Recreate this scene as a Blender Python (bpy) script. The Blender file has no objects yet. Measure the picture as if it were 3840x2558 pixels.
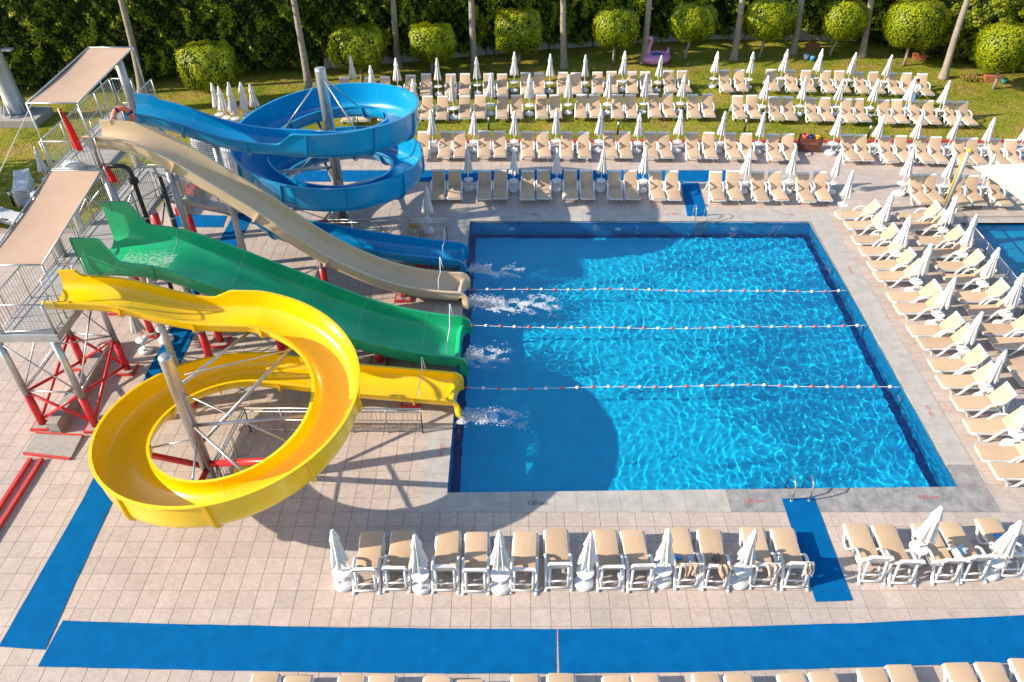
import bpy, bmesh, math, random
import numpy as np
from mathutils import Vector, Matrix, Euler
PI = math.pi
random.seed(7)
rng = np.random.default_rng(11)
S = bpy.context.scene
C = S.collection

# ------------------------------------------------------------------ camera, light, exposure
cam_d = bpy.data.cameras.new('camera')
cam = bpy.data.objects.new('camera', cam_d); C.objects.link(cam)
cam.location = (0, 0, 17.39)
cam.rotation_euler = (math.radians(90 - 39.4), 0, 0)
cam_d.sensor_fit = 'HORIZONTAL'; cam_d.sensor_width = 36.0; cam_d.lens = 26.73
cam_d.clip_start = 0.1; cam_d.clip_end = 2000
S.camera = cam
SUN_EL = math.radians(27.4)
SHX, SHY = 0.981, 0.194                     # shadows fall this way on the ground
sd = bpy.data.lights.new('sun', 'SUN'); sun = bpy.data.objects.new('sun', sd); C.objects.link(sun)
sd.energy = 5.0; sd.angle = math.radians(0.5); sd.color = (1.0, 0.89, 0.73)
dv = Vector((SHX*math.cos(SUN_EL), SHY*math.cos(SUN_EL), -math.sin(SUN_EL)))
sun.rotation_euler = dv.to_track_quat('-Z', 'Y').to_euler(); sun.location = (-40, -10, 40)
W = bpy.data.worlds.new('World'); S.world = W; W.use_nodes = True
nt = W.node_tree; nt.nodes.clear()
sky = nt.nodes.new('ShaderNodeTexSky'); sky.sky_type = 'NISHITA'; sky.sun_disc = False
sky.sun_elevation = SUN_EL; sky.sun_rotation = math.atan2(-SHX, -SHY)
sky.altitude = 20; sky.air_density = 1.0; sky.dust_density = 0.6; sky.ozone_density = 1.2
bgn = nt.nodes.new('ShaderNodeBackground'); bgn.inputs['Strength'].default_value = 0.15
wo = nt.nodes.new('ShaderNodeOutputWorld')
nt.links.new(sky.outputs[0], bgn.inputs[0]); nt.links.new(bgn.outputs[0], wo.inputs[0])
S.view_settings.view_transform = 'Standard'; S.view_settings.look = 'None'
S.view_settings.exposure = 0.66; S.view_settings.gamma = 1.0; S.view_settings.use_curve_mapping = False
S.render.engine = 'CYCLES'
S.cycles.use_denoising = True
S.cycles.max_bounces = 8; S.cycles.transmission_bounces = 6; S.cycles.transparent_max_bounces = 8
S.cycles.caustics_refractive = True; S.cycles.caustics_reflective = False
S.cycles.sample_clamp_indirect = 4.0
try: sd.cycles.is_caustics_light = True
except Exception: pass

# ------------------------------------------------------------------ materials
MAT = {}
def mat(name, col, rough=0.6, metal=0.0, coat=0.0, var=0.0, vscale=3.0, bump=0.0, bscale=40.0, spec=0.5, col2=None, sss=0.0, transl=0.0):
    m = bpy.data.materials.new(name); m.use_nodes = True; n = m.node_tree.nodes; l = m.node_tree.links
    b = n['Principled BSDF']; b.inputs['Roughness'].default_value = rough; b.inputs['Metallic'].default_value = metal
    b.inputs['Specular IOR Level'].default_value = spec
    if coat: b.inputs['Coat Weight'].default_value = coat; b.inputs['Coat Roughness'].default_value = 0.12
    if var > 0 or col2:
        g = n.new('ShaderNodeNewGeometry'); t = n.new('ShaderNodeTexNoise'); t.inputs['Scale'].default_value = vscale
        t.inputs['Detail'].default_value = 6; t.inputs['Roughness'].default_value = 0.65
        l.new(g.outputs['Position'], t.inputs['Vector'])
        r = n.new('ShaderNodeValToRGB'); r.color_ramp.elements[0].position = 0.3; r.color_ramp.elements[1].position = 0.7
        c2 = col2 if col2 else tuple(min(1, c*(1+var)) for c in col)
        c1 = col if col2 else tuple(c*(1-var) for c in col)
        r.color_ramp.elements[0].color = (*c1, 1); r.color_ramp.elements[1].color = (*c2, 1)
        l.new(t.outputs['Fac'], r.inputs['Fac']); l.new(r.outputs['Color'], b.inputs['Base Color'])
    else: b.inputs['Base Color'].default_value = (*col, 1)
    if bump > 0:
        g2 = n.new('ShaderNodeNewGeometry'); t2 = n.new('ShaderNodeTexNoise'); t2.inputs['Scale'].default_value = bscale; t2.inputs['Detail'].default_value = 4
        l.new(g2.outputs['Position'], t2.inputs['Vector'])
        bp = n.new('ShaderNodeBump'); bp.inputs['Strength'].default_value = bump; bp.inputs['Distance'].default_value = 0.02
        l.new(t2.outputs['Fac'], bp.inputs['Height']); l.new(bp.outputs['Normal'], b.inputs['Normal'])
    MAT[name] = m
    return m

mat('white_plastic', (0.72, 0.71, 0.695), 0.45, var=0.07, vscale=2.0)
mat('white_fabric', (0.70, 0.67, 0.635), 0.85, var=0.06, vscale=3.0, bump=0.15, bscale=60)
mat('cushion', (0.60, 0.415, 0.262), 0.9, var=0.09, vscale=0.9, bump=0.25, bscale=9)
mat('canopy_cloth', (0.52, 0.345, 0.235), 0.85, var=0.05, vscale=1.2, bump=0.15, bscale=5)
mat('sail_cloth', (0.66, 0.60, 0.52), 0.85, var=0.04, vscale=0.8, bump=0.1, bscale=4)
mat('steel', (0.50, 0.50, 0.49), 0.38, metal=0.75, var=0.12, vscale=4)
mat('galvanised', (0.44, 0.45, 0.46), 0.5, metal=0.5, var=0.15, vscale=2)
mat('chrome', (0.75, 0.75, 0.75), 0.12, metal=1.0)
mat('dark_pipe', (0.02, 0.02, 0.022), 0.4, var=0.2)
mat('red_paint', (0.62, 0.015, 0.02), 0.42, coat=0.2, var=0.14, vscale=5)
mat('red_kerb', (0.55, 0.05, 0.04), 0.7, var=0.2, vscale=3)
mat('yellow_gel', (0.93, 0.575, 0.0), 0.28, coat=0.5, var=0.07, vscale=0.7)
mat('blue_gel', (0.0, 0.265, 0.53), 0.28, coat=0.5, var=0.10, vscale=0.9)
mat('green_gel', (0.016, 0.43, 0.18), 0.30, coat=0.5, var=0.16, vscale=0.8)
mat('beige_gel', (0.70, 0.53, 0.34), 0.35, coat=0.4, var=0.05, vscale=0.7)
mat('yellow_seam', (0.95, 0.66, 0.10), 0.4); mat('blue_seam', (0.06, 0.42, 0.75), 0.4)
mat('green_seam', (0.25, 0.55, 0.33), 0.4); mat('beige_seam', (0.82, 0.70, 0.52), 0.4)
mat('carpet', (0.0, 0.122, 0.335), 0.95, var=0.15, vscale=2.2, bump=0.5, bscale=120, spec=0.08)
mat('pool_tile', (0.003, 0.58, 0.95), 0.35, var=0.10, vscale=1.6)
mat('pool_wall', (0.008, 0.36, 0.68), 0.3, var=0.12, vscale=6)
mat('pool_navy', (0.004, 0.045, 0.20), 0.35, var=0.1)
mat('pool_light_tile', (0.004, 0.42, 0.75), 0.3, var=0.08, vscale=4)
mat('white_tile', (0.8, 0.82, 0.84), 0.3)
mat('joint', (0.30, 0.245, 0.21), 0.95, var=0.2, vscale=2)
mat('coping', (0.44, 0.405, 0.365), 0.75, var=0.16, vscale=2.2, bump=0.3, bscale=40)
mat('coping_wet', (0.19, 0.18, 0.17), 0.55, vscale=2.6, bump=0.2, bscale=40, col2=(0.41, 0.39, 0.37))
mat('concrete', (0.36, 0.33, 0.30), 0.85, var=0.15, vscale=6, bump=0.4, bscale=60)
mat('deck_steel', (0.46, 0.44, 0.43), 0.6, metal=0.2, var=0.1, vscale=3)
mat('bark', (0.30, 0.245, 0.19), 0.9, var=0.28, vscale=5, bump=0.6, bscale=14)
mat('bark_dark', (0.09, 0.07, 0.05), 0.9, var=0.3, vscale=5)
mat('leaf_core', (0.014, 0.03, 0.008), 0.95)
mat('plaster', (0.42, 0.39, 0.36), 0.9, var=0.18, vscale=1.0)
mat('terracotta', (0.42, 0.13, 0.06), 0.85, var=0.15)
mat('wood_red', (0.17, 0.06, 0.03), 0.7, var=0.3, vscale=6)
mat('black', (0.012, 0.012, 0.014), 0.5)
mat('flag_red', (0.80, 0.02, 0.02), 0.8, var=0.08)
mat('ring_orange', (0.85, 0.20, 0.10), 0.6); mat('navy', (0.01, 0.02, 0.12), 0.6)
mat('float_red', (0.66, 0.11, 0.08), 0.45); mat('float_white', (0.85, 0.84, 0.82), 0.45)
mat('rope', (0.75, 0.78, 0.80), 0.8)
mat('pink', (0.66, 0.26, 0.50), 0.35, coat=0.2); mat('teal', (0.01, 0.22, 0.38), 0.35, coat=0.2)
mat('mustard', (0.50, 0.26, 0.03), 0.6); mat('yellow_pad', (0.85, 0.48, 0.01), 0.6)
mat('skin', (0.42, 0.20, 0.12), 0.6); mat('hair', (0.012, 0.009, 0.008), 0.6)
mat('shirt', (0.80, 0.81, 0.84), 0.85); mat('jeans', (0.12, 0.24, 0.42), 0.85)
mat('towel_tan', (0.55, 0.38, 0.27), 0.95, var=0.12, vscale=14, bump=0.6, bscale=30)
mat('towel_grey', (0.52, 0.43, 0.36), 0.95, var=0.12, vscale=14, bump=0.6, bscale=30)
mat('cloth_blue', (0.03, 0.30, 0.62), 0.8, var=0.3, vscale=14); mat('cloth_pale', (0.42, 0.55, 0.72), 0.85, var=0.25, vscale=16)
mat('cloth_dark', (0.20, 0.175, 0.16), 0.9, var=0.2, vscale=12)
mat('print_red', (0.55, 0.06, 0.05), 0.8); mat('print_dark', (0.06, 0.06, 0.07), 0.8)
mat('lamp_glass', (0.75, 0.77, 0.78), 0.25)
mat('green_plastic', (0.02, 0.30, 0.24), 0.5); mat('flower', (0.55, 0.10, 0.16), 0.8, col2=(0.55, 0.30, 0.10), vscale=9)
mat('foam', (0.88, 0.90, 0.92), 0.55)

def per_object(name, amt):
    m = MAT[name]; n = m.node_tree.nodes; l = m.node_tree.links; b = n['Principled BSDF']; lk = b.inputs['Base Color'].links[0]; src = lk.from_socket
    oi = n.new('ShaderNodeObjectInfo'); r = n.new('ShaderNodeValToRGB'); r.color_ramp.elements[0].color = (1-amt, 1-amt*.9, 1-amt*.8, 1); r.color_ramp.elements[1].color = (1+amt*.3, 1+amt*.35, 1+amt*.5, 1)
    l.new(oi.outputs['Random'], r.inputs['Fac']); mx = n.new('ShaderNodeMix'); mx.data_type = 'RGBA'; mx.blend_type = 'MULTIPLY'; mx.inputs[0].default_value = 1.0
    l.new(src, mx.inputs[6]); l.new(r.outputs[0], mx.inputs[7]); l.new(mx.outputs[2], b.inputs['Base Color'])
per_object('cushion', .16); per_object('white_fabric', .14)

def tile_mat():
    m = bpy.data.materials.new('deck_tile'); m.use_nodes = True; n = m.node_tree.nodes; l = m.node_tree.links; b = n['Principled BSDF']
    g = n.new('ShaderNodeNewGeometry')
    mp = n.new('ShaderNodeMapping'); mp.inputs['Location'].default_value = (-0.47*2, -0.55*2, 0); mp.inputs['Scale'].default_value = (2, 2, 0)
    l.new(g.outputs['Position'], mp.inputs['Vector'])
    fl = n.new('ShaderNodeVectorMath'); fl.operation = 'FLOOR'; l.new(mp.outputs[0], fl.inputs[0])
    wn = n.new('ShaderNodeTexWhiteNoise'); wn.noise_dimensions = '2D'; l.new(fl.outputs[0], wn.inputs['Vector'])
    r = n.new('ShaderNodeValToRGB'); e = r.color_ramp.elements
    e[0].color = (0.50, 0.425, 0.37, 1); e[1].color = (0.565, 0.485, 0.43, 1); e[0].position = 0; e[1].position = 1
    k = r.color_ramp.elements.new(0.5); k.color = (0.545, 0.455, 0.395, 1)
    l.new(wn.outputs['Value'], r.inputs['Fac'])
    # marbled stone figure, shifted per tile so neighbours never run on
    ad = n.new('ShaderNodeVectorMath'); ad.operation = 'MULTIPLY_ADD'; l.new(wn.outputs['Color'], ad.inputs[0]); ad.inputs[1].default_value = (40, 40, 40); l.new(g.outputs['Position'], ad.inputs[2])
    t = n.new('ShaderNodeTexNoise'); t.inputs['Scale'].default_value = 5.5; t.inputs['Detail'].default_value = 7; t.inputs['Distortion'].default_value = 1.4; l.new(ad.outputs[0], t.inputs['Vector'])
    r2 = n.new('ShaderNodeValToRGB'); r2.color_ramp.elements[0].position = 0.3; r2.color_ramp.elements[0].color = (0.86, 0.84, 0.83, 1); r2.color_ramp.elements[1].position = 0.66; r2.color_ramp.elements[1].color = (1.04, 1.04, 1.04, 1)
    l.new(t.outputs['Fac'], r2.inputs['Fac'])
    mx = n.new('ShaderNodeMix'); mx.data_type = 'RGBA'; mx.blend_type = 'MULTIPLY'; mx.inputs[0].default_value = 1.0
    l.new(r.outputs[0], mx.inputs[6]); l.new(r2.outputs[0], mx.inputs[7])
    # broad weathering
    t3 = n.new('ShaderNodeTexNoise'); t3.inputs['Scale'].default_value = 0.35; t3.inputs['Detail'].default_value = 5; l.new(g.outputs['Position'], t3.inputs['Vector'])
    r3 = n.new('ShaderNodeValToRGB'); r3.color_ramp.elements[0].position = 0.35; r3.color_ramp.elements[0].color = (0.86, 0.87, 0.88, 1); r3.color_ramp.elements[1].position = 0.65; r3.color_ramp.elements[1].color = (1.04, 1.0, 0.97, 1)
    l.new(t3.outputs['Fac'], r3.inputs['Fac'])
    m2 = n.new('ShaderNodeMix'); m2.data_type = 'RGBA'; m2.blend_type = 'MULTIPLY'; m2.inputs[0].default_value = 1.0
    l.new(mx.outputs[2], m2.inputs[6]); l.new(r3.outputs[0], m2.inputs[7])
    t4 = n.new('ShaderNodeTexNoise'); t4.inputs['Scale'].default_value = 1.7; t4.inputs['Detail'].default_value = 9; t4.inputs['Roughness'].default_value = 0.75; t4.inputs['Distortion'].default_value = .6; l.new(g.outputs['Position'], t4.inputs['Vector'])
    r4 = n.new('ShaderNodeValToRGB'); r4.color_ramp.elements[0].position = 0.62; r4.color_ramp.elements[0].color = (1, 1, 1, 1); r4.color_ramp.elements[1].position = 0.74; r4.color_ramp.elements[1].color = (0.72, 0.66, 0.62, 1)
    l.new(t4.outputs['Fac'], r4.inputs['Fac']); m3 = n.new('ShaderNodeMix'); m3.data_type = 'RGBA'; m3.blend_type = 'MULTIPLY'; m3.inputs[0].default_value = 1.0
    l.new(m2.outputs[2], m3.inputs[6]); l.new(r4.outputs[0], m3.inputs[7]); l.new(m3.outputs[2], b.inputs['Base Color'])
    b.inputs['Roughness'].default_value = 0.62
    bp = n.new('ShaderNodeBump'); bp.inputs['Strength'].default_value = 0.25; bp.inputs['Distance'].default_value = 0.01
    l.new(t.outputs['Fac'], bp.inputs['Height']); l.new(bp.outputs[0], b.inputs['Normal'])
    MAT['tile'] = m
tile_mat()

def leaf_mat(name, stops, transl=0.35):
    m = bpy.data.materials.new(name); m.use_nodes = True; n = m.node_tree.nodes; l = m.node_tree.links; b = n['Principled BSDF']
    a = n.new('ShaderNodeAttribute'); a.attribute_name = 'var'
    r = n.new('ShaderNodeValToRGB'); els = r.color_ramp.elements
    els[0].position = stops[0][0]; els[0].color = (*stops[0][1], 1); els[1].position = stops[-1][0]; els[1].color = (*stops[-1][1], 1)
    for p, c in stops[1:-1]: els.new(p).color = (*c, 1)
    l.new(a.outputs['Fac'], r.inputs['Fac']); l.new(r.outputs[0], b.inputs['Base Color']); b.inputs['Roughness'].default_value = 0.5
    b.inputs['Specular IOR Level'].default_value = 0.3
    tr = n.new('ShaderNodeBsdfTranslucent'); l.new(r.outputs[0], tr.inputs[0])
    ms = n.new('ShaderNodeMixShader'); ms.inputs[0].default_value = transl; l.new(b.outputs[0], ms.inputs[1]); l.new(tr.outputs[0], ms.inputs[2])
    l.new(ms.outputs[0], n['Material Output'].inputs[0]); MAT[name] = m
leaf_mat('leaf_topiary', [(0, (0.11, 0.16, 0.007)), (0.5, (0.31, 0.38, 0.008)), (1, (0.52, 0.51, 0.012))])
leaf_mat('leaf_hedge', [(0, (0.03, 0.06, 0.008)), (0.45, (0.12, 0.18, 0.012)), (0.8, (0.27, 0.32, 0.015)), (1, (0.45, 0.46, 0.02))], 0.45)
leaf_mat('leaf_vine', [(0, (0.22, 0.32, 0.012)), (1, (0.50, 0.52, 0.02))], 0.4)
leaf_mat('leaf_palm', [(0, (0.04, 0.08, 0.015)), (1, (0.10, 0.15, 0.03))], 0.2)
leaf_mat('blade', [(0, (0.09, 0.135, 0.012)), (0.55, (0.20, 0.235, 0.02)), (1, (0.36, 0.29, 0.06))], 0.25)

def lawn_mat():
    m = bpy.data.materials.new('lawn'); m.use_nodes = True; n = m.node_tree.nodes; l = m.node_tree.links; b = n['Principled BSDF']
    g = n.new('ShaderNodeNewGeometry')
    t = n.new('ShaderNodeTexNoise'); t.inputs['Scale'].default_value = 0.42; t.inputs['Detail'].default_value = 8; t.inputs['Roughness'].default_value = 0.68; l.new(g.outputs['Position'], t.inputs['Vector'])
    r = n.new('ShaderNodeValToRGB'); e = r.color_ramp.elements
    e[0].position = 0.34; e[0].color = (0.145, 0.19, 0.018, 1); e[1].position = 0.70; e[1].color = (0.40, 0.24, 0.10, 1)
    e.new(0.49).color = (0.27, 0.265, 0.03, 1); e.new(0.58).color = (0.36, 0.27, 0.065, 1)
    l.new(t.outputs['Fac'], r.inputs['Fac'])
    t2 = n.new('ShaderNodeTexNoise'); t2.inputs['Scale'].default_value = 9; t2.inputs['Detail'].default_value = 6; l.new(g.outputs['Position'], t2.inputs['Vector'])
    r2 = n.new('ShaderNodeValToRGB'); r2.color_ramp.elements[0].position = 0.32; r2.color_ramp.elements[0].color = (0.55, 0.6, 0.5, 1); r2.color_ramp.elements[1].position = 0.68; r2.color_ramp.elements[1].color = (1.25, 1.2, 1.1, 1)
    l.new(t2.outputs['Fac'], r2.inputs['Fac'])
    mx = n.new('ShaderNodeMix'); mx.data_type = 'RGBA'; mx.blend_type = 'MULTIPLY'; mx.inputs[0].default_value = 1.0
    l.new(r.outputs[0], mx.inputs[6]); l.new(r2.outputs[0], mx.inputs[7]); l.new(mx.outputs[2], b.inputs['Base Color'])
    b.inputs['Roughness'].default_value = 0.95; b.inputs['Specular IOR Level'].default_value = 0.1
    bp = n.new('ShaderNodeBump'); bp.inputs['Strength'].default_value = 0.9; bp.inputs['Distance'].default_value = 0.05
    l.new(t2.outputs['Fac'], bp.inputs['Height']); l.new(bp.outputs[0], b.inputs['Normal'])
    MAT['lawn'] = m
lawn_mat()

def water_mat():
    m = bpy.data.materials.new('water'); m.use_nodes = True; n = m.node_tree.nodes; l = m.node_tree.links
    n.clear(); o = n.new('ShaderNodeOutputMaterial')
    gl = n.new('ShaderNodeBsdfGlass'); gl.inputs['IOR'].default_value = 1.33; gl.inputs['Roughness'].default_value = 0.0
    gl.inputs['Color'].default_value = (0.90, 0.98, 1.0, 1)
    l.new(gl.outputs[0], o.inputs[0]); MAT['water'] = m
water_mat()
def foam_mat(name, fac):
    m = bpy.data.materials.new(name); m.use_nodes = True; n = m.node_tree.nodes; l = m.node_tree.links; b = n['Principled BSDF']; b.inputs['Base Color'].default_value = (.9, .93, .95, 1); b.inputs['Roughness'].default_value = .6
    t = n.new('ShaderNodeBsdfTransparent'); ms = n.new('ShaderNodeMixShader'); ms.inputs[0].default_value = fac; l.new(b.outputs[0], ms.inputs[1]); l.new(t.outputs[0], ms.inputs[2]); l.new(ms.outputs[0], n['Material Output'].inputs[0]); MAT[name] = m
foam_mat('foam_soft', .5); foam_mat('foam_thin', .72)

# ------------------------------------------------------------------ helpers
class MB:
    def __init__(s): s.v = []; s.f = []; s.mi = []; s.cur = 0
    def add(s, vs, fs):
        o = len(s.v); s.v += [tuple(v) for v in vs]; s.f += [tuple(i+o for i in f) for f in fs]; s.mi += [s.cur]*len(fs); return s
    def box(s, c, d, rz=0.0, M=None):
        x, y, z = d[0]/2, d[1]/2, d[2]/2
        vs = [(sx*x, sy*y, sz*z) for sz in (-1, 1) for sy in (-1, 1) for sx in (-1, 1)]
        if rz: ca, sa = math.cos(rz), math.sin(rz); vs = [(a*ca-b*sa, a*sa+b*ca, q) for a, b, q in vs]
        if M is not None: vs = [tuple(M @ Vector(v)) for v in vs]
        vs = [(a+c[0], b+c[1], q+c[2]) for a, b, q in vs]
        return s.add(vs, [(0, 2, 3, 1), (4, 5, 7, 6), (0, 1, 5, 4), (2, 6, 7, 3), (0, 4, 6, 2), (1, 3, 7, 5)])
    def tube(s, p0, p1, r, n=8, r1=None, cap=True): return s.path([p0, p1], r, n, cap, [r, r if r1 is None else r1])
    def path(s, pts, r, n=8, cap=True, rs=None, flat=1.0):
        P = [Vector(p) for p in pts]; K = len(P); rings = []; N0 = None
        for i in range(K):
            t = (P[min(i+1, K-1)] - P[max(i-1, 0)]).normalized()
            if N0 is None:
                a = Vector((0, 0, 1)) if abs(t.z) < 0.9 else Vector((1, 0, 0)); N0 = t.cross(a).normalized()
            else:
                N0 = (N0 - t*N0.dot(t)).normalized()
            b = t.cross(N0); rr = rs[i] if rs else r
            rings.append([P[i] + (N0*math.cos(2*PI*k/n+PI/n) + b*math.sin(2*PI*k/n+PI/n)*flat)*rr for k in range(n)])
        vs = [v for R in rings for v in R]; fs = []
        for i in range(K-1):
            for k in range(n):
                fs.append((i*n+k, i*n+(k+1) % n, (i+1)*n+(k+1) % n, (i+1)*n+k))
        if cap: fs += [tuple(range(n-1, -1, -1)), tuple((K-1)*n+k for k in range(n))]
        return s.add(vs, fs)
    def lathe(s, prof, n=20, c=(0, 0, 0), wob=None):
        vs = []; fs = []; K = len(prof)
        for i, (r, z) in enumerate(prof):
            for k in range(n):
                a = 2*PI*k/n; rr = r*(wob(a, i) if wob else 1); vs.append((c[0]+rr*math.cos(a), c[1]+rr*math.sin(a), c[2]+z))
        for i in range(K-1):
            for k in range(n): fs.append((i*n+k, i*n+(k+1) % n, (i+1)*n+(k+1) % n, (i+1)*n+k))
        fs += [tuple(range(n-1, -1, -1)), tuple((K-1)*n+k for k in range(n))]
        return s.add(vs, fs)
    def prism(s, poly, z0, z1):
        n = len(poly); vs = [(x, y, z0) for x, y in poly] + [(x, y, z1) for x, y in poly]
        fs = [tuple(range(n-1, -1, -1)), tuple(range(n, 2*n))] + [(i, (i+1) % n, n+(i+1) % n, n+i) for i in range(n)]
        return s.add(vs, fs)
    def build(s, name, m, parent=None, smooth=False, bevel=0.0, auto=False):
        me = bpy.data.meshes.new(name); me.from_pydata(s.v, [], s.f)
        ms = m if isinstance(m, (list, tuple)) else [m]
        for k in ms: me.materials.append(MAT[k])
        if len(ms) > 1: me.polygons.foreach_set('material_index', s.mi)
        me.update()
        if smooth: me.shade_smooth()
        o = bpy.data.objects.new(name, me); C.objects.link(o)
        if parent is not None: o.parent = parent
        if bevel:
            b = o.modifiers.new('bevel', 'BEVEL'); b.width = bevel; b.segments = 2; b.limit_method = 'ANGLE'
        return o

def tag(o, label=None, cat=None, group=None, kind=None):
    if label: o['label'] = label
    if cat: o['category'] = cat
    if group: o['group'] = group
    if kind: o['kind'] = kind
    return o
def thing(name, loc, rz=0.0, label=None, cat=None, group=None):
    o = bpy.data.objects.new(name, None); C.objects.link(o); o.location = loc; o.rotation_euler = (0, 0, rz); o.empty_display_size = 0.2
    return tag(o, label, cat, group)
KIDS = {}
def copy_tree(o, parent=None):
    c = o.copy(); C.objects.link(c)
    if parent is not None: c.parent = parent
    for ch in KIDS.get(o.name, ()): copy_tree(ch, c)
    return c
def note_kids(o):
    ks = [x for x in C.objects if x.parent == o]; KIDS[o.name] = ks
    for k in ks: note_kids(k)
def facevar(o, vals):
    a = o.data.attributes.new('var', 'FLOAT', 'FACE'); a.data.foreach_set('value', np.asarray(vals, dtype=np.float32))
ORD = ['first', 'second', 'third', 'fourth', 'fifth', 'sixth', 'seventh', 'eighth', 'ninth', 'tenth', 'eleventh', 'twelfth', 'thirteenth', 'fourteenth', 'fifteenth', 'sixteenth', 'seventeenth', 'eighteenth', 'nineteenth', 'twentieth']
ORD += ['twenty-' + w for w in ORD[:9]] + ['thirtieth'] + ['thirty-' + w for w in ORD[:9]]

# ------------------------------------------------------------------ pool outline
PFL, PFR, PNR, PNL = (-1.88, 29.60), (13.35, 29.55), (13.06, 14.46), (-1.88, 14.24)
def pq(u, v):   # u left-right, v near-far
    return ((PNL[0]*(1-u)+PNR[0]*u)*(1-v)+(PFL[0]*(1-u)+PFR[0]*u)*v, (PNL[1]*(1-u)+PNR[1]*u)*(1-v)+(PFL[1]*(1-u)+PFR[1]*u)*v)
DX0, DX1, DY0, DY1 = -26.0, 28.0, 4.0, 37.7        # paved deck
LX, LY = -16.2, 29.0                               # lawn notch on the left
P2 = (19.9, 16.0, 27.9, 29.45)                     # second pool x0,y0,x1,y1
HOLE1 = (-2.1, 14.0, 13.2, 29.8)

def sheet(name, xs, ys, z, m, skip, parent=None):
    mb = MB(); idx = {}
    def vi(i, j):
        if (i, j) not in idx: idx[(i, j)] = len(mb.v); mb.v.append((xs[i], ys[j], z))
        return idx[(i, j)]
    for i in range(len(xs)-1):
        for j in range(len(ys)-1):
            cx, cy = (xs[i]+xs[i+1])/2, (ys[j]+ys[j+1])/2
            if skip(cx, cy): continue
            mb.f.append((vi(i, j), vi(i+1, j), vi(i+1, j+1), vi(i, j+1))); mb.mi.append(0)
    return mb.build(name, m, parent)
def in_deck(x, y): return DX0 < x < DX1 and DY0 < y < DY1 and not (x < LX and y > LY)
lawn = sheet('lawn', [-900, -60, DX0, LX, DX1, 60, 900], [-300, DY0, LY, DY1, 70, 1500], -0.02, 'lawn', in_deck)
tag(lawn, kind='structure')
deck = sheet('pool_deck', [DX0, LX, HOLE1[0], HOLE1[2], P2[0], P2[2], DX1], [DY0, HOLE1[1], P2[1], LY, P2[3], HOLE1[3], DY1], -0.014, 'joint',
    lambda x, y: (x < LX and y > LY) or (HOLE1[0] < x < HOLE1[2] and HOLE1[1] < y < HOLE1[3]) or (P2[0] < x < P2[2] and P2[1] < y < P2[3]))
tag(deck, kind='structure')
# fine ground under the deck edge of the second pool is butted, not overlapped

# ------------------------------------------------------------------ carpets (polygons kept off the tile parts)
CARPETS = {
 'near': [(-11.17, 10.2), (-8.9, 10.12), (-5, 10.03), (-1, 9.98), (1.07, 9.97), (1.04, 9.4), (1.02, 8.84), (-3, 8.86), (-7, 8.92), (-11.22, 9.02)],
 'near2': [(1.13, 9.97), (5, 10.02), (9, 10.15), (14.6, 10.45), (14.6, 9.2), (9, 9.02), (5, 8.9), (1.11, 8.84)],
 'side': [(-12.42, 9.52), (-11.26, 9.44), (-11.45, 14), (-11.55, 20), (-11.72, 32.6), (-12.58, 32.6), (-12.52, 20), (-12.33, 14)],
 'far': [(-11.6, 33.3), (10.85, 33.3), (11.06, 34.49), (-11.7, 34.49)],
 'ladder_far': [(8.15, 33.2), (8.99, 33.2), (8.83, 30.0), (7.89, 30.0)],
 'ladder_near': [(7.76, 14.02), (8.71, 14.06), (8.67, 10.76), (7.72, 10.72)],
 'mat': [(-15.3, 30.2), (-12.85, 30.05), (-12.74, 29.05), (-14.95, 29.08)]}
CL = {'near': 'long blue carpet strip along the bottom, left of the seam', 'near2': 'long blue carpet strip along the bottom, right of the seam',
      'side': 'long blue carpet strip running away beneath the slides on the left', 'far': 'blue carpet strip behind the lounger row on the far pool side',
      'ladder_far': 'short blue carpet leading to the far pool ladder', 'ladder_near': 'short blue carpet leading to the near pool ladder',
      'mat': 'small blue mat on the paving beside the slide tower'}
def in_poly(x, y, P):
    c = False; j = len(P)-1
    for i in range(len(P)):
        if (P[i][1] > y) != (P[j][1] > y) and x < (P[j][0]-P[i][0])*(y-P[i][1])/(P[j][1]-P[i][1])+P[i][0]: c = not c
        j = i
    return c
for k, poly in CARPETS.items():
    z1 = 0.016 if k != 'near' else 0.022
    pp_ = []
    for a_, b_ in zip(poly, poly[1:]+poly[:1]):
        m_ = max(1, int(math.dist(a_, b_)/.45))
        for q_ in range(m_): t_ = q_/m_; pp_.append((a_[0]+(b_[0]-a_[0])*t_+(random.uniform(-.008, .008) if q_ else 0), a_[1]+(b_[1]-a_[1])*t_+(random.uniform(-.008, .008) if q_ else 0)))
    poly = pp_
    o = MB().prism(poly, 0.004, z1).build('carpet', 'carpet'); tag(o, CL[k], 'carpet', 'blue carpet strips on the deck')

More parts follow.
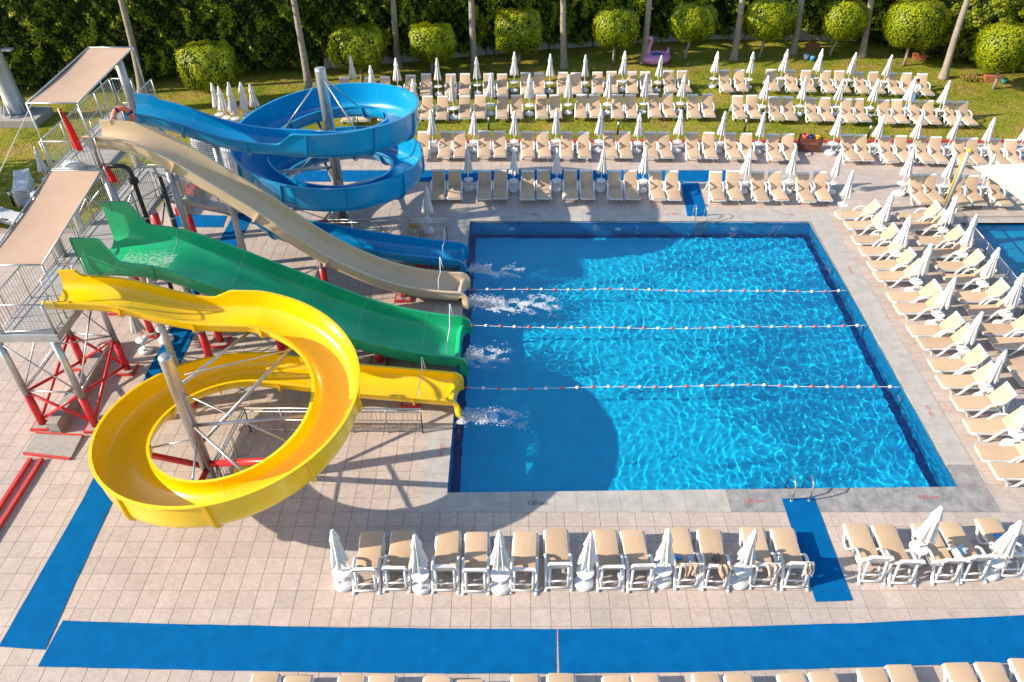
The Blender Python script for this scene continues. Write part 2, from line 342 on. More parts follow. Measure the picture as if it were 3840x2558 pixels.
# ------------------------------------------------------------------ deck tiles
TX0, TY0, TS = 0.47, 10.55, 0.5
GAP = 0.0024
def tile_mesh(name, x0, y0, x1, y1, mb=None):
    g = GAP; b = 0.004; zt = 0.0 + random.uniform(-0.0012, 0.0012); zb = -0.03
    vs = [(x0+g, y0+g, zb), (x1-g, y0+g, zb), (x1-g, y1-g, zb), (x0+g, y1-g, zb), (x0+g+b, y0+g+b, zt), (x1-g-b, y0+g+b, zt), (x1-g-b, y1-g-b, zt), (x0+g+b, y1-g-b, zt)]
    return vs, [(4, 5, 6, 7), (0, 1, 5, 4), (1, 2, 6, 5), (2, 3, 7, 6), (3, 0, 4, 7)]
COP = (-2.62, 13.55, 14.05, 30.58)   # outer coping
cells = []
for i in range(-54, 56):
    for j in range(-14, 56):
        x0, y0 = TX0+i*TS, TY0+j*TS; x1, y1 = x0+TS, y0+TS; cx, cy = x0+.25, y0+.25
        if x0 < DX0 or x1 > DX1 or y0 < DY0 or y1 > DY1+0.01: continue
        if x0 < LX and y1 > LY: continue
        if HOLE1[0]-.3 < cx < HOLE1[2]+.3 and HOLE1[1]-.2 < cy < HOLE1[3]+.3: continue
        if P2[0]-.5 < cx and P2[1]-.5 < cy < P2[3]+.45: continue
        cells.append((x0, y0, x1, y1, cx, cy))
def onscreen(x, y, m=0.96):
    ct, st = math.cos(math.radians(39.4)), math.sin(math.radians(39.4)); d = y*ct+17.39*st; u = y*st-17.39*ct
    return abs(x/d*0.7426*2) < m and abs(u/d*0.7426*2) < m*0.666
def under(x, y): return any(in_poly(x, y, p) for p in CARPETS.values()) or (COP[0]-.2 < x < COP[2]+.2 and COP[1] < y < COP[3])
vis = [c for c in cells if onscreen(c[4], c[5]) and not under(c[4], c[5])]
vis.sort(key=lambda c: c[4]**2+c[5]**2)
near = set(c[:2] for c in vis[:300])
base = MB(); vs, fs = tile_mesh('t', -.25, -.25, .25, .25); base.add(vs, fs); t0 = None
rest = MB()
for c in cells:
    if c[:2] in near:
        if t0 is None: t0 = o = base.build('tile', 'tile', deck)
        else: o = t0.copy(); C.objects.link(o)
        o.location = (c[4], c[5], random.uniform(-0.0015, 0.0015))
    else:
        vs, fs = tile_mesh('t', *c[:4]); rest.add(vs, fs)
tag(rest.build('tiles', 'tile', deck), kind='stuff')

# ------------------------------------------------------------------ swimming pool
pool = MB(); FZ = -1.30
cor = [PNL, PNR, PFR, PFL]
def ins(d): return [(-1.88+d, 14.24+d), (13.06-d, 14.46+d), (13.35-d, 29.55-d), (-1.88+d, 29.60-d)]
q = ins(0.28); pool.add([(*p, FZ) for p in q], [(0, 1, 2, 3)])
basin = pool.build('pool_basin', 'pool_tile'); tag(basin, kind='structure')
b2 = MB(); o4 = cor
b2.add([(*p, FZ) for p in o4]+[(*p, FZ) for p in q], [(i, (i+1) % 4, 4+(i+1) % 4, 4+i) for i in range(4)])
band = b2.build('floor_band', 'pool_navy', basin)
wl = MB()
for i in range(4):
    a, b = o4[i], o4[(i+1) % 4]
    wl.add([(*a, FZ), (*b, FZ), (*b, -0.066), (*a, -0.066)], [(0, 3, 2, 1)])
wall = wl.build('pool_wall', 'pool_wall', basin)
ed = MB()
for i in range(4):
    a, b = o4[i], o4[(i+1) % 4]
    ed.add([(*a, -0.066), (*b, -0.066), (*b, -0.036), (*a, -0.036)], [(0, 3, 2, 1)])
edge = ed.build('waterline_tile', 'white_tile', basin)
up = MB()
for i in range(4):
    a, b = o4[i], o4[(i+1) % 4]
    up.add([(*a, -0.036), (*b, -0.036), (*b, -0.005), (*a, -0.005)], [(0, 3, 2, 1)])
up.build('rim_band', 'pool_navy', basin)
for o in (basin, band, wall):
    try: o.cycles.is_caustics_receiver = True
    except Exception: pass
# underwater lamps on the walls
for x, y, ax in ((0.0, 29.56, 'y'), (4.75, 29.56, 'y'), (9.9, 29.53, 'y'), (13.2, 26.2, 'x'), (13.12, 18.6, 'x'), (13.16, 22.4, 'x')):
    r = MB().lathe([(0.02, 0), (0.13, 0.0), (0.15, 0.02), (0.15, 0.05), (0.10, 0.06), (0.02, 0.055)], 16).build('pool_lamp', 'white_tile', basin, True)
    r.location = (x-(0.02 if ax == 'x' else 0), y-(0.02 if ax == 'y' else 0), -0.62)
    r.rotation_euler = (PI/2, 0, 0) if ax == 'y' else (0, -PI/2, 0)

# water: a real rippled surface
def water(name, quad, z, nx, ny, amp, seed, label=None):
    rg = np.random.default_rng(seed)
    u, v = np.meshgrid(np.linspace(0, 1, nx), np.linspace(0, 1, ny))
    X = (quad[0][0]*(1-u)+quad[1][0]*u)*(1-v)+(quad[3][0]*(1-u)+quad[2][0]*u)*v
    Y = (quad[0][1]*(1-u)+quad[1][1]*u)*(1-v)+(quad[3][1]*(1-u)+quad[2][1]*u)*v
    wx = X+0.10*np.sin(Y*2.1+1.3*np.sin(X*0.9)); wy = Y+0.10*np.sin(X*2.3+1.1*np.sin(Y*0.8)+2)
    Z = np.zeros_like(X)
    for k in range(34):
        lam = 0.135*(0.68/0.135)**rg.random(); th = rg.random()*2*PI; ph = rg.random()*2*PI
        kx = 2*PI/lam*math.cos(th); ky = 2*PI/lam*math.sin(th)
        Z += amp*(lam/0.38)**1.45*np.sin(kx*wx+ky*wy+ph)
    pat = .5+.5*np.sin(X*.55+1.2*np.sin(Y*.4+seed))*np.cos(Y*.5+.9*np.sin(X*.45)); edge_ = np.clip((X-quad[0][0])/(quad[1][0]-quad[0][0]), 0, 1)
    Z *= (.40+.48*np.clip((edge_-.25)/.5, 0, 1))*(.70+.50*pat)
    for k in range(14):
        lam = 1.4+2.2*rg.random(); th = rg.random()*2*PI; Z += .0016*lam/2*np.sin(2*PI/lam*(math.cos(th)*wx+math.sin(th)*wy)+rg.random()*6)
    # churned water in front of the slides
    for (ex, ey) in ((-1.2, 17.4), (-1.2, 20.3), (-1.2, 23.6), (-1.2, 25.8)):
        d = np.hypot((X-ex)*0.45, Y-ey); Z += 0.010*np.exp(-(d/1.0)**2)*np.sin(9*X+4*np.sin(5*Y))*np.cos(8*Y+3*np.sin(4*X))
    V = np.stack([X, Y, Z+z], -1).reshape(-1, 3)
    i = np.arange((nx-1)*(ny-1)); r = i//(nx-1); c = i % (nx-1); a = r*nx+c
    F = np.stack([a, a+1, a+nx+1, a+nx], 1)
    me = bpy.data.meshes.new(name); me.vertices.add(len(V)); me.vertices.foreach_set('co', V.ravel())
    me.loops.add(F.size); me.loops.foreach_set('vertex_index', F.ravel().astype(np.int32))
    me.polygons.add(len(F)); me.polygons.foreach_set('loop_start', (np.arange(len(F))*4).astype(np.int32)); me.polygons.foreach_set('loop_total', np.full(len(F), 4, np.int32))
    me.update(); me.validate(); me.materials.append(MAT['water']); me.shade_smooth()
    o = bpy.data.objects.new(name, me); C.objects.link(o); tag(o, kind='structure')
    try: o.cycles.is_caustics_caster = True
    except Exception: pass
    return o
water('water', [PNL, PNR, PFR, PFL], -0.075, 500, 500, 0.00082, 5)

# coping slabs
coping = MB(); cop_o = thing('pool_coping', (0, 0, 0)); tag(cop_o, kind='structure')
def slab(poly, m='coping'):
    dz = random.uniform(0, 0.0015)
    o = MB().prism(poly, -0.12, 0.008+dz).build('coping_stone', m, cop_o); return o
def edge_slabs(a, b, c, d, n):  # inner a->b, outer d->c
    for i in range(n):
        t0, t1 = i/n+0.004/15*0, (i+1)/n
        g = 0.0035/15
        t0 += g; t1 -= g
        L = lambda p, q, t: (p[0]+(q[0]-p[0])*t, p[1]+(q[1]-p[1])*t)
        poly = [L(d, c, t0), L(d, c, t1), L(a, b, t1), L(a, b, t0)]
        mx_, my_ = (a[0]+(b[0]-a[0])*(t0+t1)/2, a[1]+(b[1]-a[1])*(t0+t1)/2); wet = (my_ < 15 and mx_ > 6.2)
        slab(poly, 'coping_wet' if wet else 'coping')
OL, OR_, ON, OF = -2.62, 14.0, 13.55, 30.58
edge_slabs(PNL, PNR, (PNR[0], ON), (PNL[0], ON), 24)
edge_slabs(PFR, PFL, (PFL[0], OF), (PFR[0], OF), 24)
edge_slabs(PNR, PFR, (14.25, PFR[1]), (13.86, PNR[1]), 18)
edge_slabs(PFL, PNL, (OL, PNL[1]), (OL, PFL[1]), 22)
slab([(OL, ON), (PNL[0]-.004, ON), (PNL[0]-.004, PNL[1]-.004), (OL, PNL[1]-.004)])
slab([(PNR[0]+.004, ON), (13.84, ON), (13.86, PNR[1]-.004), (PNR[0]+.004, PNR[1]-.004)], 'coping_wet')
slab([(PFR[0]+.004, PFR[1]+.004), (14.25, PFR[1]+.004), (14.27, OF), (PFR[0]+.004, OF)])
slab([(OL, PFL[1]+.004), (PFL[0]-.004, PFL[1]+.004), (PFL[0]-.004, OF), (OL, OF)])
# painted depth marks
def mark(txt, x, y, rz, m, size=0.2):
    cu = bpy.data.curves.new('depth_mark', 'FONT'); cu.body = txt; cu.size = size; cu.align_x = 'CENTER'; cu.align_y = 'CENTER'
    o = bpy.data.objects.new('tmp', cu); C.objects.link(o)
    dg = bpy.context.evaluated_depsgraph_get(); me = bpy.data.meshes.new_from_object(o.evaluated_get(dg)); bpy.data.objects.remove(o)
    me.materials.clear(); me.materials.append(MAT[m]); p = bpy.data.objects.new('depth_mark', me); C.objects.link(p); p.parent = cop_o
    p.location = (x, y, 0.013); p.rotation_euler = (0, 0, rz)
for x, y, rz, m in ((-2.15, 15.9, -PI/2, 'print_red'), (0.73, 13.86, 0, 'print_dark'), (6.94, 13.93, 0, 'print_red'), (11.99, 14.07, 0, 'print_red'), (13.53, 17.55, PI/2, 'print_red'),
                    (0.91, 30.2, PI, 'print_dark'), (7.25, 30.22, PI, 'print_red'), (12.5, 30.15, PI, 'print_red'), (13.75, 25.66, PI/2, 'print_red')):
    mark('120 cm', x, y, rz, m)

# second, shallower pool at the right
b = MB(); x0, y0, x1, y1 = P2; b.add([(x0, y0, -.8), (x1, y0, -.8), (x1, y1, -.8), (x0, y1, -.8)], [(0, 1, 2, 3)])
basin2 = tag(b.build('children_pool_basin', 'pool_light_tile'), kind='structure')
b = MB()
for a, c in (((x0, y0), (x1, y0)), ((x1, y0), (x1, y1)), ((x1, y1), (x0, y1)), ((x0, y1), (x0, y0))): b.add([(*a, -.8), (*c, -.8), (*c, -.004), (*a, -.004)], [(0, 3, 2, 1)])
wall2 = b.build('pool_wall', 'pool_wall', basin2)
for o in (basin2, wall2):
    try: o.cycles.is_caustics_receiver = True
    except Exception: pass
water('water', [(x0, y0), (x1, y0), (x1, y1), (x0, y1)], -0.10, 120, 200, 0.0004, 9)
cb = MB(); cb.box((x0-.24, (y0+y1)/2, -.046), (.47, y1-y0, .1)); cb.box(((x0+x1)/2-.24, y1+.22, -.046), (x1-x0+.47, .44, .1))
tag(cb.build('children_pool_coping', 'plaster'), kind='structure')

# ------------------------------------------------------------------ red kerb between paving and lawn
kb = thing('lawn_kerb', (0, 37.78, 0), 0, 'low red painted kerb between the paving and the lawn', 'kerb')
for i in range(46):
    o = MB().box((-16.2+i*0.95+.47, 0, .02), (.94, .14, .16)).build('kerb_stone', 'red_kerb', kb, bevel=0.01)

# ------------------------------------------------------------------ slides
def smooth_interp(xs, zs, q, sig):
    d = np.interp(np.linspace(q[0], q[-1], 400), xs, zs); k = np.exp(-0.5*(np.arange(-40, 41)/(sig*400/abs(q[-1]-q[0])))**2); k /= k.sum()
    dp = np.concatenate([2*d[0]-d[40:0:-1], d, 2*d[-1]-d[-2:-42:-1]]); d = np.convolve(dp, k, 'valid'); return np.interp(q, np.linspace(q[0], q[-1], 400), d)
def flume(root, P, w, d, hL, hR, p, gel, seam, seclen, exit_drop=True, name='flume_section'):
    P = np.array(P, float); hL = np.array(hL, float); hR = np.array(hR, float)
    T = np.gradient(P, axis=0); T /= np.linalg.norm(T, axis=1)[:, None]
    N = np.stack([-T[:, 1], T[:, 0], np.zeros(len(T))], 1); N /= np.linalg.norm(N, axis=1)[:, None]
    if exit_drop:   # the mouth rolls over the pool edge and down to the water
        base_p, base_t = P[-1], T[-1]; hz = np.array([base_t[0], base_t[1], 0]); hz /= np.linalg.norm(hz); R = 0.30; a0 = math.asin(-base_t[2])
        eP, eT, eN = [], [], []
        pos = base_p.copy(); prev = a0
        for a in np.linspace(a0, math.radians(84), 9)[1:]:
            mid = (a+prev)/2; pos = pos + (hz*math.cos(mid)-np.array([0, 0, math.sin(mid)]))*R*(a-prev)*1.25; prev = a
            eP.append(pos.copy()); eT.append(hz*math.cos(a)-np.array([0, 0, math.sin(a)])); eN.append(N[-1])
        pos = pos - np.array([0, 0, 0.42]); eP.append(pos.copy()); eT.append(eT[-1]); eN.append(N[-1])
        n = len(eP); P = np.concatenate([P, eP]); T = np.concatenate([T, eT]); N = np.concatenate([N, eN]); hL = np.concatenate([hL, np.full(n, hL[-1])]); hR = np.concatenate([hR, np.full(n, hR[-1])])
        wk = np.concatenate([np.ones(len(P)-n), np.linspace(1, 1.06, n)]); dk = np.concatenate([np.ones(len(P)-n), np.linspace(1, 0.45, n)])
    else: wk = np.ones(len(P)); dk = np.ones(len(P))
    B = np.cross(T, N)
    t = 0.03; A = np.linspace(0, PI, 13)
    def prof(i):
        W2 = w/2*wk[i]; D = d*dk[i]
        se = lambda a, ww, dd: (math.copysign(abs(math.cos(a))**(2/p), math.cos(a))*ww, -dd*0.22-dd*0.78*abs(math.sin(a))**(2/p))
        inn = [(W2, hL[i])]+[se(a, W2, D) for a in A]+[(-W2, hR[i])]
        out = [(-W2-.085, hR[i]), (-W2-.085, hR[i]-.05), (-W2-t, hR[i]-.055)]+[se(a, W2+t, D+t) for a in A[::-1]]+[(W2+t, hL[i]-.055), (W2+.085, hL[i]-.05), (W2+.085, hL[i])]
        return inn, out
    arc = np.concatenate([[0], np.cumsum(np.linalg.norm(np.diff(P, axis=0), axis=1))])
    ns = max(1, round(arc[-1]/seclen)); cuts = [int(np.searchsorted(arc, arc[-1]*k/ns)) for k in range(ns+1)]; cuts[-1] = len(P)-1
    for k in range(ns):
        a, b = cuts[k], cuts[k+1]; mb = MB(); K = b-a+1
        for i in range(a, b+1):
            inn, out = prof(i); mb.v += [tuple(P[i]+N[i]*x+B[i]*y) for x, y in inn+out]
        n = len(inn)+len(out)
        for r in range(K-1):
            for c in range(n): mb.f.append((r*n+c, r*n+(c+1) % n, (r+1)*n+(c+1) % n, (r+1)*n+c))
        # end caps as strips between the inner and outer skin
        m = len(inn); o_ = len(out)
        for r, fl in ((0, 0), (K-1, 1)):
            L = r*n
            for c in range(m-1):
                j = n-1-min(o_-1, round(c*(o_-1)/(m-1))); j2 = n-1-min(o_-1, round((c+1)*(o_-1)/(m-1)))
                f = [L+c, L+c+1, L+j2] + ([L+j] if j != j2 else [])
                mb.f.append(tuple(f if fl else f[::-1]))
        mb.mi = [0]*len(mb.f)
        o = mb.build(name, gel, root); o.data.shade_smooth()
        try:
            o.data.set_sharp_from_angle(angle=math.radians(38))
        except Exception: pass
        if k > 0:
            i = a; inn, out = prof(i); Ti, Ni, Bi, Pi = T[i], N[i], B[i], P[i]
            fl = MB(); oo = out[2:-2]; ring = [(x, y) for x, y in oo]
            ext = []
            for x, y in ring:
                cx, cy = 0, -d*0.2; L = math.hypot(x-cx, y-cy); ext.append((x+(x-cx)/L*0.09, y+(y-cy)/L*0.09))
            n2 = len(ring)
            for sgn in (-0.03, 0.03):
                fl.v += [tuple(Pi+Ti*sgn+Ni*x+Bi*y) for x, y in ring]+[tuple(Pi+Ti*sgn+Ni*x+Bi*y) for x, y in ext]
            for c in range(n2-1):
                fl.f += [(c, n2+c, n2+c+1, c+1), (2*n2+c, 2*n2+c+1, 3*n2+c+1, 3*n2+c), (n2+c, 3*n2+c, 3*n2+c+1, n2+c+1)]
            fl.mi = [0]*len(fl.f); fl.build('flange', gel, root)
            sm = MB(); iw = [(x*0.994, y*0.994+0.001) for x, y in inn]
            for sgn in (-0.009, 0.009): sm.v += [tuple(Pi+Ti*sgn+Ni*x+Bi*y) for x, y in iw]
            n3 = len(iw); sm.f = [(c, c+1, n3+c+1, n3+c) for c in range(n3-1)]; sm.mi = [0]*len(sm.f); sm.build('seam', seam, root)

def straight(xs, zs, y0, y1, x0, x1, sig=0.35, step=0.12):
    n = int(abs(x1-x0)/step)+1; q = np.linspace(x0, x1, n); z = smooth_interp(xs, zs, q, sig); return [(x, y0+(y1-y0)*i/(n-1), zz) for i, (x, zz) in enumerate(zip(q, z))]

# yellow spiral slide
ys = thing('yellow_slide', (-7.8, 15.06, 0), 0, 'bright yellow open spiral flume slide with one wide loop', 'water slide')
def local(root, P): return [(x-root.location[0], y-root.location[1], z-root.location[2]) for x, y, z in P]
cx, cy, Rm = -7.8, 15.06, 2.97
A1 = straight([-13.4, -12.5, -11.5, -10.7, -9.8, -9.2, -8.6, -7.8], [4.55, 4.55, 4.47, 4.2, 3.88, 3.76, 3.74, 3.72], 18.03, 18.03, -13.4, -7.8)
ph = np.linspace(0, 2*PI, 150)[1:]
A2 = [(cx+Rm*math.sin(a), cy+Rm*math.cos(a), 3.74+(1.53-3.74)*a/(2*PI)-0.33*math.sin(a/2)) for a in ph]
A3 = straight([-7.8, -6.8, -4.9, -3, -1.95], [1.53, 1.40, 1.13, .97, .87], 18.03, 17.85, -7.8, -1.95)[1:]
yP = A1+A2+A3
hl = [float(np.interp(x, [-13.4, -12.9, -12.75, -9.05, -8.5], [.2, .2, 0, 0, .28])) for x, _, _ in A1]+[max(0.57*math.sin(a/2), .28) if a < 5.0 else float(np.interp(a, [5.0, 6.2], [max(.57*math.sin(2.5), .28), 0.02])) for a in ph]+[0.0]*len(A3)
hr = [0.0]*len(yP)
flume(ys, local(ys, yP), 1.20, 0.49, hl, hr, 2.4, 'yellow_gel', 'yellow_seam', 2.05)
# blue spiral slide
bs = thing('blue_slide', (-7.54, 29.27, 0), 0, 'blue open spiral flume slide with two stacked loops', 'water slide')
cx, cy, Rm = -7.54, 29.27, 3.14
B1 = straight([-13.6, -12.9, -12, -11.2, -10.4, -9.6, -8.8, -7.54], [6.80, 6.74, 6.5, 6.15, 5.86, 5.68, 5.58, 5.54], 26.13, 26.13, -13.6, -7.54)
ph2 = np.linspace(0, 4*PI, 300)[1:]
B2 = [(cx+Rm*math.sin(a), cy-Rm*math.cos(a), 5.54+(1.57-5.54)*a/(4*PI)-0.28*math.sin(a/4)) for a in ph2]
B3 = straight([-7.54, -6.4, -4.5, -2.9, -2.2], [1.57, 1.33, 1.03, .85, .77], 26.13, 25.92, -7.54, -2.15)[1:]
bP = B1+B2+B3
hr = [float(np.interp(x, [-8.35, -7.85], [0, .4])) for x, _, _ in B1]+[min(.54, .4+a*.2) if a < 11 else float(np.interp(a, [11, 12.4], [.54, 0.0])) for a in ph2]+[0.0]*len(B3)
hl = [float(np.interp(x, [-13.6, -13.0, -12.8], [.12, .12, 0])) for x, _, _ in B1]+[0.0]*(len(B2)+len(B3))
flume(bs, local(bs, bP), 1.20, 0.62, hl, hr, 2.4, 'blue_gel', 'blue_seam', 2.1)
# green wide slide
gs = thing('green_slide', (-7.5, 20.5, 0), 0, 'wide green straight wave slide with tall side wings at the top', 'water slide')
gP = straight([-13.35, -12.9, -12, -11.4, -10.65, -9.92, -9.1, -8.6, -7.9, -7.27, -5.67, -4.8, -3.8, -3.1, -2.5, -1.8], [4.56, 4.57, 4.55, 4.52, 4.37, 4.02, 3.66, 3.37, 3.02, 2.71, 1.89, 1.47, 1.16, .98, .88, .78], 20.5, 20.47, -13.15, -1.8)
wing = [float(np.interp(x, [-13.4, -12.32, -11.95, -11.6], [.85, .85, .05, 0])) for x, _, _ in gP]
flume(gs, local(gs, gP), 2.14, 0.68, wing, wing, 4.0, 'green_gel', 'green_seam', 2.2)
# beige slide
es = thing('beige_slide', (-7.9, 23.8, 0), 0, 'long beige straight body slide dropping from the upper deck', 'water slide')
eP = straight([-13.9, -13.2, -12.7, -12.1, -11.35, -10.6, -9.85, -9.1, -8.25, -7.45, -6.68, -5.7, -4.72, -3.7, -2.6, -2.0], [6.9, 6.9, 6.83, 6.62, 6.18, 5.6, 5.0, 4.43, 3.7, 2.96, 2.33, 1.74, 1.26, .95, .79, .77], 23.85, 23.76, -13.9, -2.0)
z0_ = [0.0]*len(eP)
flume(es, local(es, eP), 1.20, 0.60, z0_, z0_, 2.6, 'beige_gel', 'beige_seam', 2.9)

def support(root, x, y, ztop, r=0.11, zr=1.4, foot=True, steel='galvanised'):
    L = lambda p: tuple(np.array(p)-np.array(root.location))
    if ztop > zr+0.2: MB().tube(L((x, y, zr)), L((x, y, ztop)), r, 14).build('support_column', steel, root, True)
    MB().tube(L((x, y, 0.1)), L((x, y, min(zr, ztop))), r*1.16, 14).build('column_sleeve', 'red_paint', root, True)
    if foot:
        MB().box(L((x, y, .05)), (.62, .62, .1)).build('footing', 'red_kerb', root); MB().box(L((x, y, .106)), (.5, .5, .012)).build('footing_top', 'concrete', root)
for x, zt in ((-11.75, 5.55), (-9.9, 4.05), (-7.12, 2.0), (-4.2, .5)): support(es, x, 23.8, zt-0.02)
for x, zt in ((-10.45, 3.44), (-7.9, 2.2), (-4.6, .58)):
    for dy in (-.55, .55): support(gs, x, 20.5+dy, zt-.02)
for x, zt in ((-10.6, 3.55), (-3.3, .36)): support(ys, x, 18.03, zt-.02, foot=True)
for x, zt in ((-10.9, 5.4), (-3.6, .3)): support(bs, x, 26.1, zt-.02)
# central columns with their arms
def strut(root, a, b, r, m, name='arm'):
    L = lambda p: tuple(np.array(p)-np.array(root.location)); MB().tube(L(a), L(b), r, 12).build(name, m, root, True)
yc = (-8.72, 14.5)
MB().lathe([(.17, 0), (.17, 4.9), (.165, 4.96), (.02, 4.97)], 20, (yc[0]+7.8, yc[1]-15.06, .02)).build('central_column', 'steel', ys, True)
bc = (-7.35, 29.1)
MB().lathe([(.215, 0), (.215, 6.9), (.205, 6.97), (.02, 6.98)], 20, (bc[0]+7.54, bc[1]-29.27, .02)).build('central_column', 'steel', bs, True)
def yring(deg, r, dz):
    a = math.radians(deg); return (-7.8+r*math.sin(a), 15.06+r*math.cos(a), 3.74-2.21*a/(2*PI)-0.33*math.sin(a/2)+dz)
strut(ys, (yc[0], yc[1], 1.7), yring(32, 2.5, -.4), .055, 'steel'); strut(ys, (yc[0], yc[1], 2.6), yring(150, 2.6, -.55), .04, 'steel')
strut(ys, (yc[0], yc[1], 3.9), yring(0, 2.6, -.5), .045, 'steel'); strut(ys, (yc[0], yc[1], .95), yring(118, 2.9, -.66), .10, 'red_paint')
strut(ys, (yc[0], yc[1], .85), yring(262, 2.8, -.66), .09, 'red_paint'); strut(ys, (yc[0], yc[1], .75), yring(192, 2.9, -.66), .09, 'red_paint')
strut(ys, (yc[0], yc[1], 3.8), yring(118, 2.5, -.5), .02, 'steel'); strut(ys, (yc[0], yc[1], 2.0), yring(262, 2.5, -.5), .025, 'steel'); strut(ys, (yc[0], yc[1], 1.9), yring(192, 2.5, -.5), .03, 'steel')
strut(ys, (yc[0]+.1, yc[1]+.4, 4.0), yring(38, 2.45, -.25), .022, 'steel'); strut(ys, (yc[0], yc[1], 2.5), yring(90, 2.55, -.6), .05, 'steel')
def bring(deg, r, dz):
    a = math.radians(deg); return (-7.54+r*math.sin(a), 29.27-r*math.cos(a), 5.54-3.97*a/(4*PI)-0.28*math.sin(a/4)+dz)
for dg in (20, 110, 200, 290): strut(bs, (bc[0], bc[1], bring(dg, 2.9, -.7)[2]-.1), bring(dg, 2.9, -.66), .065, 'steel')
for dg in (380, 470, 560, 650): strut(bs, (bc[0], bc[1], bring(dg, 2.9, -.7)[2]-.1), bring(dg, 2.9, -.66), .065, 'steel')
for dg in (290, 160, 40, 230): strut(bs, (bc[0], bc[1], 6.7), bring(dg, 2.56, 0), .032, 'steel', 'tie_rod')
for dg in (470, 560, 650): strut(bs, (bc[0], bc[1], 4.2), bring(dg, 2.56, 0), .03, 'steel', 'tie_rod')
strut(bs, (bc[0], bc[1], .3), (bc[0]-3.2, bc[1]-.6, .3), .12, 'red_paint', 'base_beam'); strut(bs, (bc[0], bc[1], .3), (bc[0]-.6, bc[1]+3.0, .3), .12, 'red_paint', 'base_beam')
MB().box((yc[0]+7.8, yc[1]-15.06, .04), (.8, .8, .08)).build('footing', 'concrete', ys); MB().box((bc[0]+7.54, bc[1]-29.27, .04), (.9, .9, .08)).build('footing', 'concrete', bs)

# ------------------------------------------------------------------ slide tower
tw = thing('slide_tower', (-14, 22, 0), 0, 'grey steel slide tower with two decks, railings and beige canopies', 'tower')
TL = lambda p: (p[0]+14, p[1]-22, p[2])
def tpart(mb, name, m, parent=None, smooth=False):
    mb.v = [TL(v) for v in mb.v] ; return mb.build(name, m, parent or tw, smooth)
LZ, UZ = 3.75, 5.86
for k in range(17):
    y0 = 16.9+k*0.61; tpart(MB().box((-13.8, y0+.3, LZ-.03), (1.5, .595, .06)), 'deck_panel', 'deck_steel')
for k in range(9):
    y0 = 22.8+k*0.6; tpart(MB().box((-14.3, y0+.3, UZ-.03), (1.56, .585, .06)), 'deck_panel', 'deck_steel')
for x in (-14.6, -13.0): tpart(MB().box((x, 22.1, LZ-.1), (.08, 10.4, .22)), 'edge_beam', 'galvanised')
for y in (16.85, 27.35): tpart(MB().box((-13.8, y, LZ-.1), (1.68, .08, .22)), 'edge_beam', 'galvanised')
for x in (-15.12, -13.48): tpart(MB().box((x, 25.5, UZ-.1), (.08, 5.5, .22)), 'edge_beam', 'galvanised')
for y in (22.73, 28.27): tpart(MB().box((-14.3, y, UZ-.1), (1.72, .08, .22)), 'edge_beam', 'galvanised')
cols = [(-14.86, 16.96, LZ-.22), (-13.14, 16.86, LZ-.22), (-13.2, 19.55, LZ-.22), (-14.8, 19.8, LZ-.22), (-13.12, 21.6, LZ-.22), (-14.75, 24.6, LZ-.22), (-13.1, 25.6, LZ-.22)]
cols += [(-13.42, 22.9, UZ-.22), (-15.0, 22.95, UZ-.22), (-15.0, 28.0, UZ-.22), (-13.55, 27.9, UZ-.22)]
for x, y, zt in cols:
    r = 0.105 if zt < 5 else 0.14
    tpart(MB().tube((x, y, 1.3), (x, y, zt), r, 14), 'column', 'steel', None, True); tpart(MB().tube((x, y, .1), (x, y, 1.3), r*1.15, 14), 'column_sleeve', 'red_paint', None, True)
    tpart(MB().box((x, y, .05), (.56, .56, .1)), 'footing', 'red_kerb'); tpart(MB().box((x, y, .106), (.46, .46, .012)), 'footing_top', 'concrete')
def brace(a, b, r, m): tpart(MB().tube(a, b, r, 10), 'brace', m, None, True)
c0, c1, c2, c3 = cols[0][:2], cols[1][:2], cols[2][:2], cols[3][:2]
for a, b in ((c0, c1), (c1, c2), (c0, c3), (c3, c2)):
    brace((*a, .25), (*b, 1.45), .05, 'red_paint'); brace((*b, .25), (*a, 1.45), .05, 'red_paint'); brace((*a, 1.5), (*b, 1.5), .03, 'steel')
    brace((*a, 1.55), (*b, 3.4), .025, 'steel'); brace((*b, 1.55), (*a, 3.4), .025, 'steel')
for a, b in ((cols[4][:2], cols[6][:2]), (cols[3][:2], cols[5][:2])):
    brace((*a, .3), (*b, 3.3), .03, 'steel'); brace((*b, .3), (*a, 3.3), .03, 'steel'); brace((*a, 1.6), (*b, 1.6), .04, 'red_paint')
for a, b in ((cols[7][:2], cols[8][:2]), (cols[8][:2], cols[9][:2]), (cols[10][:2], cols[7][:2])):
    brace((*a, 4.0), (*b, 5.5), .025, 'steel'); brace((*b, 4.0), (*a, 5.5), .025, 'steel')
tpart(MB().tube((-14.15, 27.5, UZ), (-14.15, 27.5, 8.1), .15, 16), 'canopy_column', 'galvanised', None, True)
tpart(MB().tube((-14.7, 21.0, LZ), (-14.7, 21.0, 6.05), .14, 16), 'canopy_column', 'galvanised', None, True)
